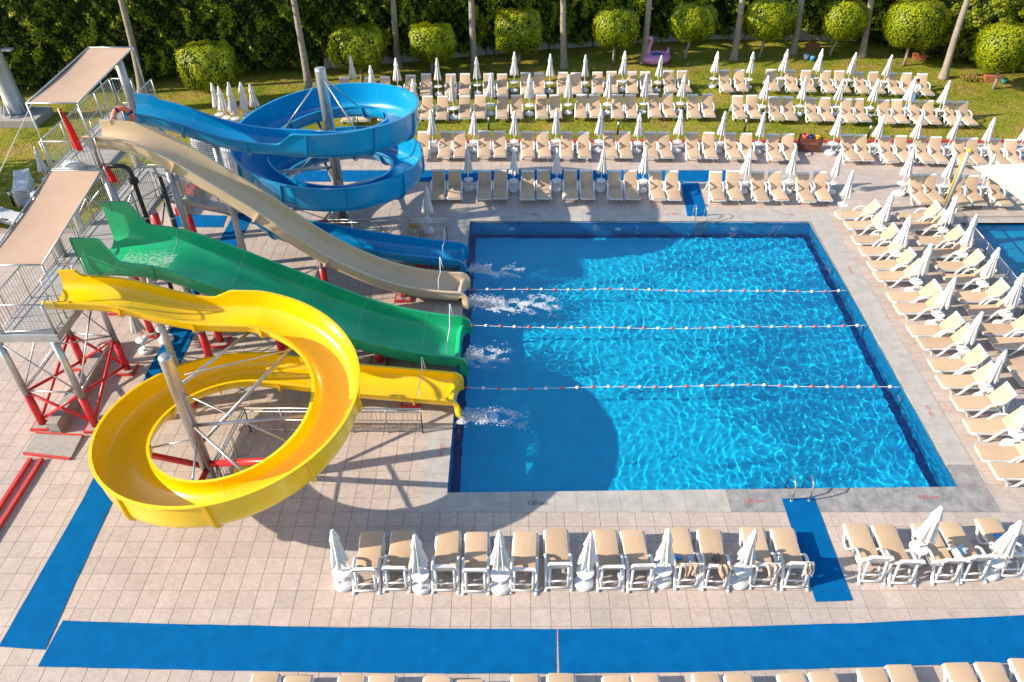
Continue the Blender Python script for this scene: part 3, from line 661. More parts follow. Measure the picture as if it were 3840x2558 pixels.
def railing(parent_root, pts, h=1.05, step=0.125, frame='steel', conv=TL, posts=1.4, low=0.12):
    mb = MB(); ba = MB()
    for a, b in zip(pts, pts[1:]):
        a, b = Vector(a), Vector(b); L = (b-a).length; up = Vector((0, 0, 1))
        mb.tube(a+up*h, b+up*h, .025, 8); mb.tube(a+up*low, b+up*low, .018, 6); 
        n = max(1, round(L/posts))
        for k in range(n+1): p = a.lerp(b, k/n); mb.tube(p, p+up*h, .022, 8)
        n = max(1, round(L/step))
        for k in range(1, n): p = a.lerp(b, k/n); ba.tube(p+up*low, p+up*h, .0085, 5, cap=False)
    mb.v = [conv(v) for v in mb.v]; ba.v = [conv(v) for v in ba.v]
    r = mb.build('railing', frame, parent_root, True)
    if ba.v: tag(ba.build('balusters', frame, r, True), kind='stuff')
    return r
railing(tw, [(-14.58, 16.92, LZ), (-14.58, 20.4, LZ)]); railing(tw, [(-14.58, 20.5, LZ), (-14.58, 27.25, LZ)])
railing(tw, [(-14.5, 16.9, LZ), (-13.05, 16.9, LZ)]); railing(tw, [(-13.03, 16.95, LZ), (-13.03, 17.35, LZ)])
railing(tw, [(-13.03, 18.75, LZ), (-13.03, 19.35, LZ)]); railing(tw, [(-13.03, 21.75, LZ), (-13.03, 24.9, LZ)]); railing(tw, [(-14.5, 27.3, LZ), (-13.05, 27.3, LZ)])
railing(tw, [(-15.08, 22.78, UZ), (-13.55, 22.78, UZ)]); railing(tw, [(-15.08, 22.9, UZ), (-15.08, 28.2, UZ)])
railing(tw, [(-13.5, 26.85, UZ), (-13.5, 28.2, UZ)]); railing(tw, [(-15.0, 28.23, UZ), (-14.3, 28.23, UZ)]); railing(tw, [(-13.5, 22.85, UZ), (-13.5, 23.15, UZ)]); railing(tw, [(-13.5, 24.5, UZ), (-13.5, 25.4, UZ)])
# start bars over the slides
def bar(pts, r=.02): tpart(MB().path(pts, r, 8), 'start_bar', 'steel', None, True)
bar([(-13.1, 17.35, LZ+.9), (-13.1, 17.4, LZ+1.55), (-13.1, 18.7, LZ+1.55), (-13.1, 18.75, LZ+.9)]); bar([(-12.9, 19.4, LZ+1.0), (-12.9, 19.45, LZ+1.75), (-12.9, 21.55, LZ+1.75), (-12.9, 21.6, LZ+1.0)])
bar([(-13.5, 25.45, UZ+.9), (-13.5, 25.5, UZ+1.6), (-13.5, 26.75, UZ+1.6), (-13.5, 26.8, UZ+.9)]); bar([(-13.5, 23.2, UZ+.9), (-13.5, 23.25, UZ+1.6), (-13.5, 24.4, UZ+1.6), (-13.5, 24.45, UZ+.9)])
# canopies: sagging cloth in a steel frame
def canopy(x0, x1, y0, y1, z0, z1, sag):
    N = 13; mb = MB(); vs = []
    for i in range(N):
        for j in range(N):
            u, v = i/(N-1), j/(N-1); vs.append((x0+(x1-x0)*u, y0+(y1-y0)*v, z0+(z1-z0)*v-sag*4*u*(1-u)*4*v*(1-v)*0.5-sag*0.5*math.sin(PI*v)))
    k = len(vs); vs += [(x, y, z-.012) for x, y, z in vs]
    fs = [(i*N+j, (i+1)*N+j, (i+1)*N+j+1, i*N+j+1) for i in range(N-1) for j in range(N-1)]
    fs += [tuple(k+q for q in f[::-1]) for f in fs]
    mb.add(vs, fs); cl = tpart(mb, 'canopy_cloth', 'canopy_cloth', None, True)
    e = .045; fr = [(x0-e, y0-e, z0), (x1+e, y0-e, z0), (x1+e, y1+e, z1), (x0-e, y1+e, z1), (x0-e, y0-e, z0)]
    for a, b in zip(fr, fr[1:]): tpart(MB().tube(a, b, .028, 8), 'canopy_frame', 'steel', None, True)
    lo = LZ if z0 < 7 else UZ
    for p in fr[:4]: tpart(MB().tube((p[0], p[1], lo), (p[0], p[1], p[2]), .026, 8), 'canopy_post', 'steel', None, True)
canopy(-14.62, -13.1, 17.7, 22.1, 5.62, 6.22, .07)
canopy(-15.08, -13.58, 23.05, 27.6, 8.08, 8.25, .08)
tpart(MB().tube((-15.1, 23.4, 8.05), (-21.5, 21.8, 0), .012, 6), 'guy_cable', 'rope', None, True)
# stairs
def stairs(x0, x1, ya, za, yb, zb, n):
    for k in range(n):
        t = (k+.5)/n; tpart(MB().box(((x0+x1)/2, ya+(yb-ya)*t, za+(zb-za)*t), (x1-x0, abs(yb-ya)/n+.04, .05)), 'stair_tread', 'deck_steel')
    for x in (x0-.03, x1+.03):
        tpart(MB().add([(x-.02, ya, za-.16), (x+.02, ya, za-.16), (x+.02, ya, za+.08), (x-.02, ya, za+.08), (x-.02, yb, zb-.16), (x+.02, yb, zb-.16), (x+.02, yb, zb+.08), (x-.02, yb, zb+.08)], [(0, 1, 2, 3), (4, 7, 6, 5), (0, 4, 5, 1), (1, 5, 6, 2), (2, 6, 7, 3), (3, 7, 4, 0)]), 'stringer', 'galvanised')
        railing(tw, [(x, ya, za), (x, yb, zb)], 1.0, 0.16)
stairs(-12.95, -12.05, 25.1, LZ-.1, 30.3, .1, 19)
# low plinth under the tower, ramp and the red drain kerbs in front of it
tpart(MB().box((-14.3, 18.8, .22), (.34, 4.4, .44)), 'plinth', 'concrete')
rp = MB().add([(-14.88, 16.5, .10), (-13.38, 16.4, .10), (-13.36, 15.56, .06), (-14.88, 15.78, .06), (-14.88, 16.5, .006), (-13.38, 16.4, .006), (-13.36, 15.56, .006), (-14.88, 15.78, .006)], [(0, 3, 2, 1), (0, 1, 5, 4), (1, 2, 6, 5), (2, 3, 7, 6), (3, 0, 4, 7), (4, 5, 6, 7)]).build('access_ramp', 'concrete')
for (xa, ya, xb, yb, zz) in ((-14.88, 16.54, -13.38, 16.44, .05), (-14.88, 15.72, -13.36, 15.50, .035)):
    e_ = MB().box(((xa+xb)/2, (ya+yb)/2, zz+.012), (math.dist((xa, ya), (xb, yb)), .06, 2*zz), math.atan2(yb-ya, xb-xa)).build('red_edge', 'red_kerb', rp)
tag(rp, 'flat grey concrete slab with red edges in front of the tower', 'ramp')
for i, (x, nm) in enumerate(((-14.54, 'left'), (-14.2, 'right'))):
    o = MB().box((x, 12.75, .06), (.11, 5.5, .11)).build('drain_kerb', 'red_kerb', bevel=.008); tag(o, 'long red painted drain kerb on the paving, the %s one of the pair' % nm, 'kerb', 'red drain kerbs')
rb = MB().box((0, 0, .2), (.3, 3.4, .4)).build('red_barrier', 'red_paint', bevel=.02); rb.location = (-14.95, 31.7, 0); tag(rb, 'long red box beam lying on the paving behind the tower', 'beam')
# black water pipes
for (x, y, nm) in ((-12.62, 23.0, 'nearer the upper deck, with an elbow at its top'), (-11.73, 23.0, 'farther from the upper deck, rising straight to the beige slide')):
    pr = thing('water_pipe', (x, y, 0), 0, 'black standing water pipe ' + nm, 'pipe', 'black water pipes')
    if x < -12: MB().path([(0, 0, 0), (0, 0, 5.7), (-.06, 0, 5.86), (-.18, 0, 5.95), (-.9, 0, 5.97)], .075, 12).build('pipe', 'dark_pipe', pr, True); MB().tube((0, 0, 5.35), (0, 0, 5.5), .15, 14).build('flange', 'dark_pipe', pr)
    else: MB().tube((0, 0, 0), (0, 0, 5.55), .085, 12).build('pipe', 'dark_pipe', pr, True)
    MB().tube((0, 0, 4.0), (0, 0, 4.05), .1, 14).build('clamp', 'steel', pr)
# lifebuoy and flags
lb = thing('lifebuoy', (-13.35, 25.05, 6.75), 0, 'orange lifebuoy with navy bands hung on the upper deck rail', 'lifebuoy')
def torus(R, r, n=28, m=10, sx=1, sy=1):
    mb = MB(); vs = [((R+r*math.cos(2*PI*j/m))*math.cos(2*PI*i/n)*sx, (R+r*math.cos(2*PI*j/m))*math.sin(2*PI*i/n)*sy, r*math.sin(2*PI*j/m)) for i in range(n) for j in range(m)]
    fs = [(i*m+j, ((i+1) % n)*m+j, ((i+1) % n)*m+(j+1) % m, i*m+(j+1) % m) for i in range(n) for j in range(m)]; return mb.add(vs, fs)
o = torus(.29, .09).build('ring', 'ring_orange', lb, True); o.rotation_euler = (PI/2-.3, 0, .5)
for a in range(4):
    s_ = MB(); pts = [((.29+.096*math.cos(q))*math.cos(a*PI/2+.4+e), (.29+.096*math.cos(q))*math.sin(a*PI/2+.4+e), .096*math.sin(q)) for e in (-.14, .14) for q in np.linspace(0, 2*PI, 13)]
    s_.add(pts, [(k, k+1, 13+k+1, 13+k) for k in range(12)]); o = s_.build('band', 'navy', lb, True); o.rotation_euler = (PI/2-.3, 0, .5)
def flag(x, y, z0, z1, lab, droop):
    f = thing('red_flag', (x, y, z0), 0, lab, 'flag', 'red flags on the tower')
    MB().tube((0, 0, 0), (0, 0, z1-z0), .014, 8).build('staff', 'steel', f, True)
    mb = MB(); n, m = 9, 7; h = (z1-z0)*.8; vs = []
    for i in range(n):
        for j in range(m):
            u, v = i/(n-1), j/(m-1); vs.append((.02+u*.34*(.35+.65*v)+.03*math.sin(6*u+5*v), .06*math.sin(9*u+2*v), (z1-z0)-h*v-droop*u*.55))
    mb.add(vs, [(i*m+j, (i+1)*m+j, (i+1)*m+j+1, i*m+j+1) for i in range(n-1) for j in range(m-1)])
    o = mb.build('cloth', 'flag_red', f, True); so = o.modifiers.new('solid', 'SOLIDIFY'); so.thickness = .008
flag(-14.05, 22.75, UZ+.5, UZ+2.15, 'tall red flag hanging from a staff on the upper deck', .3)
flag(-13.28, 22.7, UZ-.45, UZ+.22, 'small crumpled red flag at the corner of the upper deck', .1)
kn = MB().lathe([(.05, 0), (.24, .02), (.26, .1), (.16, .24), (.05, .26)], 18).build('kneeboard', 'white_plastic', None, True)
kn.location = (-14.45, 23.05, UZ+.01); kn.scale = (1.6, .8, 1); tag(kn, 'white rounded float board lying on the upper deck', 'float')

# ------------------------------------------------------------------ free standing railings
def fence(name, pts, lab, step=.14, posts=1.0, h=1.05, mid=False):
    o = pts[0]; r = thing(name, o, 0, lab, 'railing'); cv = lambda v: (v[0]-o[0], v[1]-o[1], v[2]-o[2])
    railing(r, pts, h, step, 'steel', cv, posts); 
    if mid: railing(r, [(p[0], p[1], p[2]) for p in pts], h-.14, 99, 'steel', cv, 99, .55)
fence('exit_railing', [(-2.8, 16.62, 0), (-8.2, 16.66, 0), (-8.45, 14.6, 0), (-7.95, 13.3, 0)], 'steel railing bent round the mouth of the yellow slide', mid=True)
fence('exit_railing', [(-2.78, 27.98, 0), (-7.75, 27.92, 0), (-7.7, 28.7, 0)], 'steel railing beside the mouth of the blue slide', mid=True)
fence('pool_fence', [(19.22, 29.0, 0), (19.12, 26, 0), (18.98, 22.5, 0), (18.86, 19.5, 0), (18.8, 16.5, 0)], 'low mesh fence between the right loungers and the small pool', .1, 1.6)
# slide mouth ropes
for x, y0, y1, zt, lab in ((-2.75, 25.45, 26.4, 1.0, 'blue'), (-2.75, 23.2, 24.35, 1.0, 'beige'), (-2.2, 19.4, 21.5, .9, 'green'), (-2.9, 17.3, 18.45, 1.05, 'yellow')):
    mb = MB(); mb.path([(0, y1-y0, .0), (0.0, y1-y0+.02, .5), (0.04, (y1-y0)*.6, .12), (.02, 0, .3), (0, 0, -.35)], .014, 6); mb.path([(0.1, y1-y0, .0), (0.02, y1-y0+.02, .5)], .012, 6)
    o = mb.build('mouth_rope', 'rope', None, True); o.location = (x, y0, zt); tag(o, 'thin white rope slung across the mouth of the %s slide' % lab, 'rope', 'ropes at the slide mouths')

# ------------------------------------------------------------------ sun lounger
def make_lounger(deg):
    r = thing('sun_lounger', (0, 0, 0))
    for s in (-1, 1):   # side frame: foot leg, floor run, arm rest and rear leg in one bent bar
        x = s*.325
        pts = [(x*.93, -.93, .31), (x*.95, -.78, .29), (x, -.66, .20), (x, -.60, .05), (x, -.54, .022), (x, -.40, .022), (x, -.32, .06), (x, -.16, .30), (x, -.04, .50), (x, .06, .565), (x, .30, .575), (x, .38, .54), (x, .44, .40), (x, .60, .10), (x, .68, .022), (x, .74, .022)]
        MB().path(pts, .044, 6, flat=.8).build('side_frame', 'white_plastic', r, True)
    m = MB(); m.box((0, -.34, .315), (.60, 1.20, .035)); [m.box((s*.285, -.34, .30), (.045, 1.22, .075)) for s in (-1, 1)]; m.box((0, -.94, .30), (.58, .04, .06))
    m.build('seat_panel', 'white_plastic', r)
    m = MB(); 
    for s in (-1, 1): m.tube((s*.235, .34, .27), (s*.24, .60, .03), .032, 6); m.tube((s*.235, .53, .76), (s*.24, .62, .10), .034, 6)
    m.tube((-.32, .66, .07), (.32, .66, .07), .027, 6); m.tube((-.30, .60, .27), (.30, .60, .27), .026, 6)
    m.build('rear_support', 'white_plastic', r, True)
    def pad(L, wd, th, bul, nx=6, ny=9):
        mb = MB(); vs = []
        for zz in (0, 1):
            for i in range(nx):
                for j in range(ny):
                    u, v = i/(nx-1), j/(ny-1); ed = min(1, 6*min(u, 1-u)+.0)*min(1, 9*min(v, 1-v)); ed = .72+.28*ed
                    cr = .992 if (i in (0, nx-1) and j in (0, ny-1)) else 1
                    vs.append(((u-.5)*wd*cr, v*L, zz*th*ed+(bul*math.sin(PI*u) if zz else 0)))
        o = nx*ny
        top = [(o+i*ny+j, o+(i+1)*ny+j, o+(i+1)*ny+j+1, o+i*ny+j+1) for i in range(nx-1) for j in range(ny-1)]
        bot = [tuple(q-o for q in f[::-1]) for f in top]; side = []
        for i in range(nx-1): side += [(i*ny, (i+1)*ny, o+(i+1)*ny, o+i*ny), ((i+1)*ny+ny-1, i*ny+ny-1, o+i*ny+ny-1, o+(i+1)*ny+ny-1)]
        for j in range(ny-1): side += [(j+1, j, o+j, o+j+1), ((nx-1)*ny+j, (nx-1)*ny+j+1, o+(nx-1)*ny+j+1, o+(nx-1)*ny+j)]
        mb.add(vs, top+bot+side); return mb
    c = pad(1.20, .57, .045, .006); c.v = [(x, y-.955, z+.335) for x, y, z in c.v]; c.build('seat_cushion', 'cushion', r, True).data.set_sharp_from_angle(angle=.8)
    ang = math.radians(deg); ca, sa = math.cos(ang), math.sin(ang)
    tr = lambda x, y, z: (x, .25+y*ca-z*sa, .345+y*sa+z*ca)
    c = pad(.64, .57, .045, .006); c.v = [tr(x, y, z) for x, y, z in c.v]; c.build('back_cushion', 'cushion', r, True).data.set_sharp_from_angle(angle=.8)
    m = MB(); m.box((0, .37, -.018), (.60, .76, .03)); m.box((0, .70, .014), (.57, .10, .05)); [m.box((s*.285, .36, -.03), (.04, .74, .055)) for s in (-1, 1)]
    m.v = [tr(*v) for v in m.v]; m.build('back_panel', 'white_plastic', r)
    note_kids(r); return r
protos = [make_lounger(d) for d in (59, 54, 63, 57)]; used = [False]*4
def lounger(x, y, rz, label, group):
    k = random.choice((0, 0, 1, 2, 3)) if y > 13 or y < 9 else random.choice((0, 0, 2))
    if used[k]: o = copy_tree(protos[k])
    else: o = protos[k]; used[k] = True
    o.location = (x+random.uniform(-.015, .015), y+random.uniform(-.05, .05), 0.003); o.rotation_euler = (0, 0, rz+random.gauss(0, .028)); tag(o, label, 'sun lounger', group); return o
R1 = [(-9.88,43.89),(-8.36,43.97),(-7.48,44.05),(-6.04,44.3),(-5.09,44.47),(-3.62,44.5),(-2.78,44.5),(-1.37,44.55),(-0.59,44.55),(0.84,44.63),(1.61,44.63),(3.03,44.72),(3.81,44.72),(5.11,44.85),(5.95,44.85),(7.16,44.92),(8.0,44.92),(9.44,45.02),(10.26,45.02),(12.78,45.14),(13.69,45.14),(15.61,45.22),(16.73,45.14),(17.66,45.09),(18.82,44.97),(19.66,44.97),(20.79,44.85),(21.63,44.85),(22.7,44.68),(23.48,44.63),(24.4,44.5)]
R2 = [(-9.04,40.74),(-8.23,40.74),(-7.01,40.88),(-4.74,41.1),(-3.89,41.1),(-2.62,41.18),(-1.77,41.18),(-0.53,41.22),(0.27,41.22),(1.67,41.25),(2.43,41.25),(3.89,41.32),(4.65,41.32),(5.9,41.32),(6.66,41.32),(7.97,41.37),(8.77,41.37),(10.17,41.37),(10.99,41.37),(12.68,41.21),(13.5,41.21),(14.64,40.98),(15.4,40.98),(16.65,40.84),(17.43,40.84),(18.57,40.74),(19.33,40.74),(20.61,40.55),(21.36,40.55),(22.28,40.45),(23.05,40.45),(24.13,40.3),(24.93,40.3)]
R3 = [(-4.52,36.39),(-3.39,36.39),(-2.67,36.39),(-1.4,36.41),(-0.62,36.41),(0.8,36.39),(1.61,36.39),(2.79,36.36),(3.65,36.36),(5.01,36.36),(5.75,36.36),(7.05,36.33),(7.79,36.3),(9.2,36.29),(10.03,36.29),(11.2,36.24),(11.97,36.2),(13.28,36.12),(14.05,36.12),(17.07,36.0),(17.76,36.02),(18.92,35.9),(19.71,35.94),(20.69,35.8),(21.39,35.78),(22.53,35.64),(23.24,35.64),(24.31,35.48),(25.08,35.46)]
R4 = [(-3.45,32.13),(-2.67,32.13),(-1.3,32.11),(-0.54,32.11),(0.72,32.11),(1.49,32.11),(2.73,32.11),(3.5,32.11),(4.78,32.11),(5.55,32.13),(6.73,32.05),(7.46,32.07),(9.52,31.98),(10.33,32.03),(11.48,31.94),(12.34,32.03),(13.57,31.9),(14.39,31.95)]
R5 = [(18.76,31.7),(19.43,31.7),(20.52,31.55),(21.27,31.55),(22.33,31.52)]
C1 = [(15.35,29.56),(15.45,28.77),(15.38,27.48),(15.36,26.63),(15.35,25.62),(15.32,24.78),(15.3,23.43),(15.27,22.67),(15.24,21.4),(15.34,20.65),(15.23,19.45),(15.14,18.69),(15.17,17.6),(15.1,16.53),(14.94,15.49),(15.04,14.77)]
C2 = [(18.0,29.38),(18.05,28.59),(18.0,27.39),(18.0,26.55),(17.95,25.47),(17.95,24.63),(17.9,23.39),(17.9,22.6),(17.85,21.47),(17.87,20.65),(17.8,19.48),(17.78,18.77)]
N1 = [(-3.73,11.7),(-2.96,11.7),(-1.7,11.68),(-0.93,11.68),(0.34,11.7),(1.19,11.73),(2.53,11.71),(3.28,11.71),(4.51,11.75),(5.27,11.75),(6.48,11.77),(7.3,11.8),(9.34,11.92),(10.1,11.92),(11.22,11.97),(11.95,11.98),(13.04,12.09)]
N2 = [(-5.64,7.73),(-4.89,7.71),(-3.68,7.69),(-2.96,7.64),(-1.71,7.62),(-0.93,7.61),(0.36,7.69),(1.1,7.67),(2.39,7.66),(3.09,7.68),(4.45,7.7),(5.2,7.7),(6.47,7.69),(7.18,7.76),(8.31,7.83),(9.01,7.88),(10.37,7.99),(11.06,8.0),(11.91,8.03)]
for rows, dy, rz, where, grp in ((R1, -.12, 0, 'in the rearmost lawn row', 'loungers in the rearmost lawn row'), (R2, -.12, 0, 'in the middle lawn row', 'loungers in the middle lawn row'),
        (R3, -.12, 0, 'in the row along the red kerb', 'loungers along the red kerb'), (R4, -.12, 0, 'in the far poolside row', 'loungers in the far poolside row'), (R5, -.12, 0, 'beside the shade sail post', 'loungers by the shade sail post'),
        (N1, 0, PI, 'in the near poolside row', 'loungers in the near poolside row'), (N2, 0, PI, 'in the row cut by the bottom edge', 'loungers cut by the bottom edge')):
    for i, (x, y) in enumerate(rows): lounger(x, y+dy, rz, 'beige cushioned white lounger, %s from the left %s' % (ORD[i], where), grp)
for rows, where, grp in ((C1, 'in the column beside the pool', 'loungers in the right column beside the pool'), (C2, 'in the column beside the mesh fence', 'loungers in the right column beside the fence')):
    for i, (x, y) in enumerate(rows): lounger(x, y, -PI/2, 'beige cushioned white lounger, %s from the back %s' % (ORD[i], where), grp)

# ------------------------------------------------------------------ closed parasols
def make_umbrella(variant):
    rg = random.Random(variant); r = thing('parasol', (0, 0, 0))
    MB().tube((0, 0, .05), (0, 0, 2.2), .021, 8).build('pole', 'white_plastic', r, True)
    pl = rg.choice((7, 8, 9, 10)); off = [rg.uniform(0, 2*PI) for _ in range(3)]; tw_ = rg.uniform(-.5, .5); ln = [rg.uniform(.85, 1.12) for _ in range(16)]
    prof = [(.012, 2.24), (.045, 2.225), (.062, 2.12), (.088, 1.97), (.118, 1.82), (.125, 1.76), (.10, 1.72), (.105, 1.62), (.13, 1.40), (.152, 1.18), (.176, 1.0), (.188, .92), (.172, .88)]
    prof = [(a_, 1.0+(b_-.88)*1.24/1.36) for a_, b_ in prof]
    mb = MB(); n = 54; vs = []; fs = []
    for i, (rr, z) in enumerate(prof):
        for k in range(n):
            a = 2*PI*k/n; dp = .05+.30*min(1, max(0, (2.1-z)/1.0)); f = 1+dp*math.cos(pl*a+tw_*(2.2-z)+off[0])+(.06+.10*rr/.18)*math.sin(2*a+off[1]+1.5*z)+.06*math.sin(3*a+off[2]-2*z)
            zz = z
            if i >= 11: zz = z+.06*math.cos(pl*a+tw_*(2.2-z)+off[0]+PI)-.05*ln[int(a/2/PI*16) % 16]+.05
            vs.append((rr*f*math.cos(a), rr*f*math.sin(a), zz))
    for i in range(len(prof)-1):
        for k in range(n): fs.append((i*n+(k+1) % n, i*n+k, (i+1)*n+k, (i+1)*n+(k+1) % n))
    fs.append(tuple(range(n)))
    mb.add(vs, fs); mb.build('canopy', 'white_fabric', r, True)
    mb = MB().lathe([(.02, .535), (.225, .535), (.235, .545), (.235, .565), (.225, .572), (.02, .575)], 28); mb.build('table', 'white_plastic', r)
    mb = MB().lathe([(.24, 0), (.262, .02), (.262, .09), (.24, .125), (.14, .165), (.07, .18), (.055, .23), (.03, .24)], 28); mb.build('base', 'white_plastic', r)
    MB().lathe([(.028, 0), (.045, .005), (.045, .05), (.03, .06)], 12, (.12, -.08, .16)).build('filler_cap', 'white_plastic', r)
    note_kids(r); return r
UP = [make_umbrella(k) for k in range(8)]; uu = [0]*8
def parasol(x, y, label, group, name=None):
    k = random.randrange(8)
    if uu[k]: o = copy_tree(UP[k])
    else: o = UP[k]; uu[k] = 1
    o.location = (x, y, .003); o.rotation_euler = (random.gauss(0, .016), random.gauss(0, .016), random.uniform(0, 6.28)); s = random.uniform(.94, 1.06); o.scale = (s, s, s)
    tag(o, label, 'parasol', group); return o
U1 = [(-9.37,44.35),(-8.02,43.02),(-6.69,43.93),(-4.34,44.14),(-2.05,44.4),(0.13,44.77),(2.25,44.65),(4.34,44.74),(6.57,44.89),(8.68,44.83),(12.14,45.47),(14.25,45.29),(16.18,45.47),(18.29,45.56),(20.15,45.21),(22.21,45.0)]
U2 = [(-5.36,40.77),(-3.24,40.81),(-1.21,41.34),(0.98,41.27),(3.17,41.42),(5.35,41.42),(7.4,41.57),(9.47,41.6),(13.96,41.14),(16.1,41.22),(18.11,41.27),(19.96,41.02),(21.84,40.92),(23.61,40.65)]
U3 = [(-4.06,36.66),(-1.98,36.66),(0.11,36.66),(2.25,36.69),(4.44,36.6),(6.43,36.54),(8.48,36.6),(10.62,36.6),(12.58,36.47),(16.36,36.34),(18.46,36.34),(20.38,36.18),(22.11,36.12),(23.91,35.99),(25.63,35.87)]
U4 = [(-2.04,32.52),(0.08,32.41),(2.11,32.43),(4.18,32.41),(6.15,32.35),(10.87,32.25),(12.96,32.25),(14.99,32.19),(18.22,32.04),(20.04,31.93),(21.85,31.88)]
UC1 = [(14.79,30.12),(15.73,28.15),(15.56,26.05),(15.57,24.1),(15.51,22.03),(15.54,20.05),(15.42,18.14),(15.34,16.04)]
UC2 = [(18.34,28.0),(18.22,26.03),(18.1,23.99),(18.0,22.03)]
UN = [(-4.35,11.25),(-2.33,11.16),(-0.3,11.16),(1.86,11.25),(3.9,11.33),(5.88,11.29),(10.66,11.96),(12.5,11.56)]
for rows, where, grp in ((U1, 'in the rearmost lawn row', 'parasols in the rearmost lawn row'), (U2, 'in the middle lawn row', 'parasols in the middle lawn row'), (U3, 'along the red kerb', 'parasols along the red kerb'),
        (U4, 'in the far poolside row', 'parasols in the far poolside row'), (UN, 'in the near poolside row', 'parasols in the near poolside row')):
    for i, (x, y) in enumerate(rows): parasol(x, y, 'closed white parasol with table, %s from the left %s' % (ORD[i], where), grp)
for rows, where, grp in ((UC1, 'in the column beside the pool', 'parasols in the right column beside the pool'), (UC2, 'in the column beside the mesh fence', 'parasols in the right column beside the fence')):
    for i, (x, y) in enumerate(rows): parasol(x, y, 'closed white parasol with table, %s from the back %s' % (ORD[i], where), grp)
for i, (x, y) in enumerate(((-16.0, 40.0), (-15.5, 39.6), (-15.25, 40.2), (-15.0, 39.5), (-14.6, 40.3), (-14.5, 39.7), (-14.0, 40.2))):
    parasol(x, y, 'closed white parasol stored on the lawn behind the blue slide, %s from the left' % ORD[i], 'parasols stored on the lawn')
for i, (x, y) in enumerate(((-12.95, 20.6), (-12.45, 21.2), (-12.75, 22.0))):
    parasol(x, y, 'closed pale parasol stored under the tower, %s from the front' % ORD[i], 'parasols stored under the tower')
parasol(-22.0, 32.6, 'closed white parasol on the shaded lawn at far left', 'parasols stored on the lawn')
parasol(-3.65, 28.7, 'closed white parasol behind the railing at the blue slide mouth', 'parasols by the slides')

# ------------------------------------------------------------------ foliage helpers
def leaf_mesh(name, pts, nrm, size, m, parent, var, spread=0.7, seed=1, aspect=0.62):
    rg = np.random.default_rng(seed); n = len(pts)
    d = nrm + rg.normal(0, spread, (n, 3)); d /= np.linalg.norm(d, axis=1)[:, None]+1e-9
    up = rg.normal(0, 1, (n, 3)); a = np.cross(d, up); a /= np.linalg.norm(a, axis=1)[:, None]+1e-9; b = np.cross(d, a)
    s = (size*(0.7+0.6*rg.random(n)))[:, None]
    V = np.stack([pts-a*s, pts-b*s*aspect+d*s*.15, pts+a*s, pts+b*s*aspect+d*s*.15], 1).reshape(-1, 3)
    me = bpy.data.meshes.new(name); me.vertices.add(4*n); me.vertices.foreach_set('co', V.ravel().astype(np.float32))
    me.loops.add(4*n); me.loops.foreach_set('vertex_index', np.arange(4*n, dtype=np.int32))
    me.polygons.add(n); me.polygons.foreach_set('loop_start', (np.arange(n)*4).astype(np.int32)); me.polygons.foreach_set('loop_total', np.full(n, 4, np.int32))
    me.update(); me.materials.append(MAT[m]); o = bpy.data.objects.new(name, me); C.objects.link(o)
    if parent is not None: o.parent = parent
    facevar(o, np.clip(var, 0, 1)); return o
def lump(x, y, seed):  # cheap smooth noise
    return math.sin(x*1.7+seed)*math.cos(y*1.3+seed*2.1)+.6*math.sin(x*3.9+seed*.7+y*2.2)+.35*math.sin(x*7.7-y*6.1+seed)

# ------------------------------------------------------------------ clipped trees
def make_topiary(seed, wx, wy, h, pw=3.2):
    rg = np.random.default_rng(seed); r = thing('topiary_tree', (0, 0, 0))
    n = 9500
    v = rg.normal(0, 1, (n, 3)); v /= np.linalg.norm(v, axis=1)[:, None]
    k = (np.abs(v)**pw).sum(1)**(-1/pw)
    lm = np.array([lump(a*3, b*3+c*2, seed) for a, b, c in v])
    q = v*k[:, None]*(1.0+.05*lm+.04*rg.normal(0, 1, n)-.10*(rg.random(n)**3))[:, None]
    P = q*np.array([wx/2, wy/2, h/2])
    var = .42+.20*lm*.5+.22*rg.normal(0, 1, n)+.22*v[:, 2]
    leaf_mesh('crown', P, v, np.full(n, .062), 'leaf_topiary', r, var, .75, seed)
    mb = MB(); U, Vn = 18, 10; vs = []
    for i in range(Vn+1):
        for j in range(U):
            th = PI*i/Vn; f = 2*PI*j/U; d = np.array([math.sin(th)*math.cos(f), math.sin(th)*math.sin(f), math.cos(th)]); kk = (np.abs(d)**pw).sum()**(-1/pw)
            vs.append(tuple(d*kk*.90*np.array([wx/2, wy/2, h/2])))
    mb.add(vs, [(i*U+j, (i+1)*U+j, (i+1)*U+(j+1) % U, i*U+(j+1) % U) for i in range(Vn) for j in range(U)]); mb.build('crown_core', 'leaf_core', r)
    return r
TREES = [(-16.97, 42.55, -16.94, 2.08, 3.2, 2.55), (-9.21, 46.18, -9.22, 2.01, 3.4, 2.3), (-5.0, 47.46, -4.85, 1.85, 3.0, 2.0), (0.45, 49.2, 0.41, 1.95, 3.2, 2.5), (6.49, 49.2, 6.52, 2.15, 2.85, 2.3),
         (11.29, 50.1, 11.49, 2.25, 3.0, 2.2), (16.33, 50.61, 16.48, 2.25, 3.2, 2.45), (21.03, 50.82, 21.39, 2.15, 2.8, 2.35), (25.26, 49.2, 25.19, 2.4, 3.6, 2.8), (29.1, 45.21, 28.85, 2.3, 3.2, 2.6)]
TLAB = ['boxy', 'broad boxy', 'low boxy', 'squarish', 'rounded', 'rounded', 'rounded', 'rounded', 'large rounded', 'rounded']
